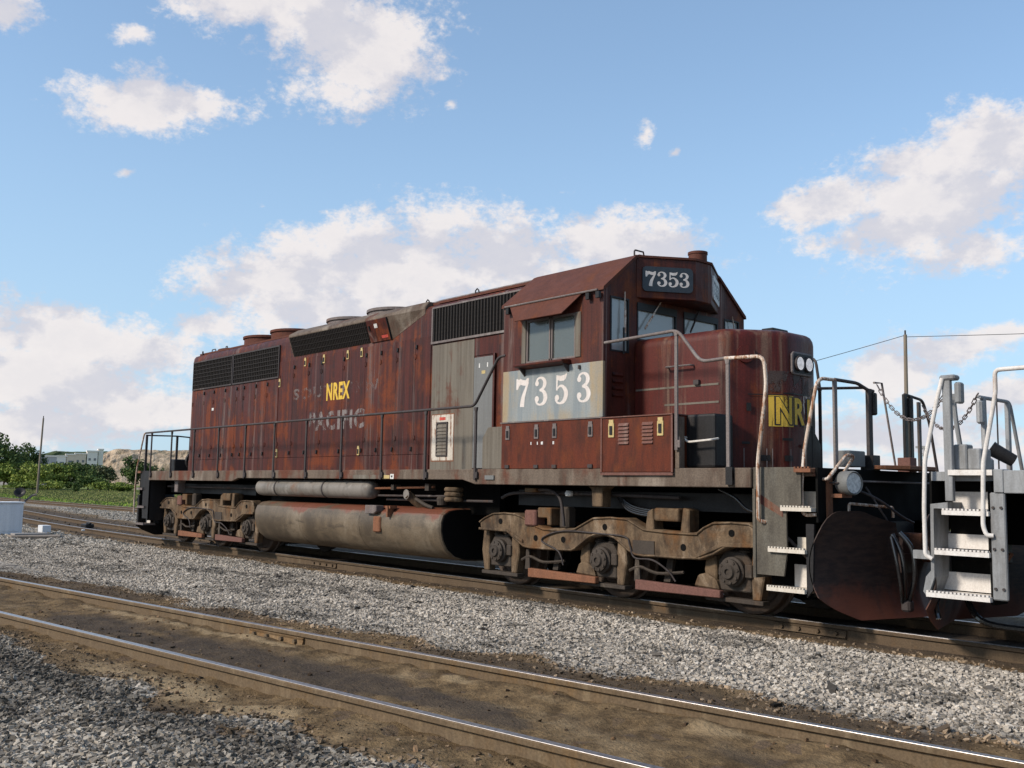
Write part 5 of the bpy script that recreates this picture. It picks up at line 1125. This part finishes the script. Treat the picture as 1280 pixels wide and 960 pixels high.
wire((-11.9, 43, 10.45), (40, 66, 11.4), .6, 'overhead wire running from the utility pole to the right edge')
tw = thing('floodlight_tower', 'distant lattice floodlight tower low on the horizon right of the pole', 'floodlight tower', (-90, 205, -.1))
for sx, sy in ((-1, -1), (1, -1), (-1, 1), (1, 1)): MB().cyl((sx*.6, sy*.6, 0), (sx*.3, sy*.3, 12), .07, 6).build('leg', 'pole_wood', tw)
MB().box(-1.3, 1.3, -.6, .6, 12, 12.5).build('lamp_platform', 'unit_grey', tw)
m = MB()
for k in range(8): m.tube([(-.6+.03*k, -.55, k*1.5), (.55-.03*k, -.5, k*1.5+1.5)], .04, 4); m.tube([(.6-.03*k, -.55, k*1.5), (-.55+.03*k, -.5, k*1.5+1.5)], .04, 4)
m.build('bracing', 'pole_wood', tw)
lp = thing('street_lamp', 'distant thin lamp post low on the horizon at the right', 'lamp post', (-44.3, 127, -.1))
MB().cyl((0, 0, 0), (0, 0, 7.3), .08, 6).build('post', 'unit_grey', lp); MB().tube([(0, 0, 7.3), (.6, 0, 7.5), (1.3, 0, 7.5)], .05, 6).build('arm', 'unit_grey', lp); MB().box(1.2, 1.7, -.12, .12, 7.42, 7.56).build('lamp_head', 'unit_grey', lp)

# ------------------------------------------------------------------ trees, bushes, grass
def leaf_mat(name, c1, c2):
    m, t, b = new_mat(name); a = N(t, 'ShaderNodeAttribute'); a.attribute_name = 'tone'
    s = N(t, 'ShaderNodeSeparateColor'); lk(t, a.outputs['Color'], s.inputs[0])
    lk(t, mixc(t, s.outputs[0], c1, c2), b.inputs['Base Color']); b.inputs['Roughness'].default_value = .7; b.inputs['Specular IOR Level'].default_value = .2
leaf_mat('leaf_dark', (.04, .066, .02), (.105, .15, .04)); leaf_mat('leaf_mid', (.085, .125, .022), (.19, .235, .045)); leaf_mat('leaf_olive', (.07, .085, .04), (.15, .155, .075)); leaf_mat('leaf_pale', (.13, .17, .03), (.25, .285, .06))
def crown(n, w, d_, h, z0, leaf, clumps=26, low=.0):
    c = RNG.normal(size=(clumps, 3)); c /= np.linalg.norm(c, axis=1)[:, None]; c *= (RNG.random((clumps, 1))**.45)*.82
    cs = .20+.20*RNG.random(clumps); w_ = cs**2; ci = RNG.choice(clumps, n, p=w_/w_.sum())
    q = RNG.normal(size=(n, 3)); q /= np.linalg.norm(q, axis=1)[:, None]; q *= (RNG.random((n, 1))**.4)*cs[ci][:, None]
    P = c[ci]+q; P[:, 2] = np.maximum(P[:, 2], -1+.1*RNG.random(n)); P = P*np.array([w/2, d_/2, h/2])+np.array([0, 0, z0+h/2])
    u = RNG.normal(size=(n, 3)); u /= np.linalg.norm(u, axis=1)[:, None]; v_ = np.cross(u, RNG.normal(size=(n, 3))); v_ /= np.linalg.norm(v_, axis=1)[:, None]
    s = leaf*(.6+.8*RNG.random((n, 1))); V = np.stack([P-u*s*.5, P+v_*s*.32, P+u*s*.5, P-v_*s*.32], 1).reshape(-1, 3)
    tone = np.clip(.35*RNG.random(n)+.65*RNG.random(clumps)[ci], 0, 1); T_ = np.repeat(np.stack([tone]*3, -1), 4, 0)
    return V, np.arange(n*4).reshape(-1, 4), T_
def plant(kind, x, y, w, h, label, mat, n=2600, trunk=.18, leaf=.42, group='trees and bushes beyond the grass', cat='bush', z0=None):
    t_ = thing(kind, label, cat, (x, y, -.12), group)
    V, F, T_ = crown(n, w, w*.9, h*(1-trunk*.5), h*trunk*.5, leaf)
    o = np_mesh('crown', V, F, mat, 4, {'tone': T_}); o.parent = t_
    m = MB(); m.tube([(0, 0, -.2), (.1, 0, h*.3), (-.1, .1, h*.6), (0, 0, h*.85)], [h*.022+.05, h*.018+.03, h*.012+.02, .02], 7)
    for k in range(5): a = k*1.3; m.tube([(0, 0, h*(.15+.1*k)), (math.cos(a)*w*.2, math.sin(a)*w*.2, h*(.35+.1*k)), (math.cos(a)*w*.34, math.sin(a)*w*.34, h*(.45+.1*k))], [h*.01+.03, h*.008+.02, .015], 5)
    m.build('trunk', 'bark', t_); return t_
weathered('bark', (.06, .048, .038), (.035, .03, .025), (.07, .05, .035), (.10, .085, .07), .6, .5, .7, .55, .7, .9)
plant('broadleaf_tree', -172, 33, 17, 10.6, 'tall dark leafy tree at the left edge of the field', 'leaf_dark', 6000, .25, .5, cat='tree')
plant('broadleaf_tree', -179, 41, 9, 8.6, 'smaller dark tree just right of the tall tree', 'leaf_dark', 3000, .25, .45, cat='tree')
plant('bush', -164.4, 33.8, 8, 4.8, 'rounded green bush at the left edge below the tall tree', 'leaf_mid')
plant('bush', -158.6, 36.7, 10, 4.8, 'broad light green bush behind the thin leaning pole', 'leaf_pale', 3400)
plant('bush', -167.2, 43.0, 8.5, 4.6, 'light green bush right of the thin leaning pole', 'leaf_mid', 3000)
plant('bush', -170, 47.5, 10.5, 5.2, 'wide dark green bush in front of the pale buildings', 'leaf_dark', 3600)
plant('bush', -164.9, 50.4, 6, 4.9, 'sparse grey green bush at the left end of the sandy bank', 'leaf_olive', 1700)
plant('broadleaf_tree', -158.7, 53.6, 6.6, 6.6, 'green tree standing before the sandy bank', 'leaf_dark', 3200, .2, cat='tree')
plant('bush', -162.3, 58.6, 4.2, 4.6, 'green bush nearest the rear platform of the red locomotive', 'leaf_olive', 2200)
plant('bush', -175, 38.5, 11, 5.0, 'mid green bush in the second row between the tall tree and the pole', 'leaf_mid', 3000)
plant('bush', -176, 46.5, 12, 4.6, 'pale green bush in the second row right of the pole', 'leaf_pale', 3000)
plant('bush', -160, 46.0, 7, 3.4, 'small dark bush in front of the sparse grey green bush', 'leaf_dark', 2000)
for x, y, w, h, mt, lb in ((-143.6, 34.8, 7.4, 1.8, 'leaf_pale', 'low pale green shrub patch beyond the thin pole'), (-144.4, 31.2, 5.4, 1.3, 'leaf_mid', 'low shrub left of the thin pole'), (-137.8, 36.7, 3, 1.6, 'leaf_dark', 'small dark shrub in the middle of the field'),
                          (-136.7, 40.2, 3.4, 1.7, 'leaf_mid', 'small rounded shrub in front of the sparse bush'), (-128.1, 34.1, 1.3, 1.5, 'leaf_dark', 'lone knee-high shrub standing out in the grass'), (-135.8, 43.2, 4.5, 1.5, 'leaf_mid', 'low shrub below the tree before the sandy bank'),
                          (-150, 46, 9, 1.4, 'leaf_pale', 'long low shrub strip below the wide dark bush')):
    plant('shrub', x, y, w, h, lb, mt, 1300, .05, .3, 'low shrubs in the field', 'shrub')
# grass tufts
n = 26000; xs = -38-110*RNG.random(n)**1.2; ys = 11.2+(RNG.random(n)**1.3)*34; ys = ys+np.where(xs < -40, .0009*(xs+40)**2, 0)*.9
a = RNG.random(n)*6.283; hh = .05+.11*RNG.random(n); ww = .05+.08*RNG.random(n)
P = np.stack([xs, ys, height(xs, ys)], -1); D_ = np.stack([np.cos(a), np.sin(a), 0*a], -1)
V = np.stack([P-D_*ww[:, None], P+D_*ww[:, None], P+D_*(RNG.random((n, 1))-.5)*.2+np.stack([0*a, 0*a, hh], -1)], 1).reshape(-1, 3)
tn = RNG.random(n)*np.where(ys-np.where(xs < -40, .0009*(xs+40)**2, 0)*.9 < 14.5, 1, .25); T_ = np.repeat(np.stack([tn]*3, -1), 3, 0)
leaf_mat('grass_blade', (.16, .155, .06), (.19, .31, .035))
tag(np_mesh('grass', V, np.arange(n*3).reshape(-1, 3), 'grass_blade', 3, {'tone': T_}), 'green grass beyond the far railway track', 'grass', kind='stuff')

# ------------------------------------------------------------------ sandy bank, wooded ridge, far buildings
def ridge(name, pts, depth, mat, label, rough, seed, cat, nseg=150):
    """a bank that follows ground points with given crest heights"""
    A = np.array(pts, float); tt = np.linspace(0, len(A)-1, nseg); X = np.interp(tt, range(len(A)), A[:, 0]); Y = np.interp(tt, range(len(A)), A[:, 1]); H = np.interp(tt, range(len(A)), A[:, 2])
    n0 = np.array([-.93, .37]); V = []; m_ = 26
    for k in range(m_):
        s_ = k/(m_-1); prof_ = math.sin(min(1, s_*1.6)*math.pi/2) if s_ < .8 else max(0, 1-(s_-.8)/.2)**.5
        d1 = s_*depth; nz = (fbm(tt*1.7*nseg/150+seed, np.full_like(tt, s_*9), 5, seed)-.5)*rough*min(1, s_*4)
        V.append(np.stack([X+n0[0]*d1+nz*2, Y+n0[1]*d1, H*prof_+nz-.3], -1))
    V = np.array(V); q = np.array([(k*nseg+i, k*nseg+i+1, (k+1)*nseg+i+1, (k+1)*nseg+i) for k in range(m_-1) for i in range(nseg-1)])
    o = np_mesh(name, V.reshape(-1, 3), q, mat); tag(o, label, cat, kind='structure'); return o
m, t, b = new_mat('sand_bank'); v = objco(t)
nn = noise(t, v, .12, 8, .65); n2_ = noise(t, objco(t, (.25, .25, .06)), 1.5, 7, .7)
c = mixc(t, maprange(t, n2_, .35, .66), (.28, .20, .125), (.58, .44, .30)); c = mixc(t, maprange(t, nn, .56, .66, 0, .6), c, (.19, .17, .10)); lk(t, c, b.inputs['Base Color']); b.inputs['Roughness'].default_value = .95
bump(t, b, n2_, 1., 1.5)
m, t, b = new_mat('wooded_hill'); v = objco(t); nn = noise(t, v, .09, 8, .75); lk(t, mixc(t, maprange(t, nn, .35, .65), (.025, .045, .018), (.075, .10, .035)), b.inputs['Base Color']); b.inputs['Roughness'].default_value = .95; bump(t, b, nn, 1, 3)
ridge('sandy_bank', [(-400, 100, .5), (-398, 108, 1.0), (-396, 116, 6), (-393.5, 123.5, 13.0), (-391.5, 129.4, 15.0), (-386, 144, 15.2), (-380, 158, 15.3), (-360, 200, 16), (-317, 262, 13), (-280, 320, 4)], 40, 'sand_bank', 'sandy brown quarry bank on the skyline behind the rear platform', 3.2, 3, 'bank')
ridge('wooded_hill', [(-790, 60, 8), (-768, 150, 13), (-760, 180, 16), (-754, 208, 24), (-746, 234, 26.5), (-737, 260, 25), (-700, 340, 25), (-600, 480, 18), (-480, 620, 12)], 90, 'wooded_hill', 'far wooded hill behind the pale buildings', 5, 9, 'hill')
simple('wall_pale', (.66, .54, .42), .8); simple('wall_grey', (.40, .39, .385), .8); simple('wall_white', (.78, .71, .64), .8); simple('window_far', (.16, .16, .17), .3)
def building(x, y, L, D_, H, wall, label, rows=2, cols=4, roofh=.5):
    t_ = thing('far_building', label, 'building', (x, y, -.2), 'pale buildings in the distance'); rz = math.atan2(3.5, 1.0); t_.rotation_euler = (0, 0, rz)
    MB().box(-L/2, L/2, -D_/2, D_/2, 0, H).build('wall', wall, t_)
    MB().box(-L/2-.2, L/2+.2, -D_/2-.2, D_/2+.2, H, H+roofh).build('roof', 'wall_white', t_)
    for r_ in range(rows):
        for k in range(cols):
            cx = -L/2+L*(k+.5)/cols; cz = H*(r_+.55)/rows
            MB().box(cx-L/cols*.22, cx+L/cols*.22, -D_/2-.03, -D_/2+.05, cz-.45, cz+.45).build('window', 'window_far', t_)
building(-369.8, 98.3, 7.4, 8, 10.2, 'wall_grey', 'long grey building at the left of the pale buildings', 2, 3)
building(-368.3, 103.4, 3.4, 8, 10.3, 'wall_white', 'narrow white building next to the grey one', 2, 1)
building(-367.5, 106.2, 3.2, 8, 11.0, 'wall_pale', 'pinkish building in the middle of the pale buildings', 2, 1)
building(-366.5, 109.4, 3.6, 8, 11.4, 'wall_pale', 'cream building second from the sandy bank', 2, 2)
building(-365.3, 113.2, 3.6, 8, 12.4, 'wall_white', 'white building at the left end of the sandy bank', 2, 2)
building(-364.5, 116.0, 1.7, 5, 13.2, 'wall_white', 'white rooftop tower beside the sandy bank', 1, 1)
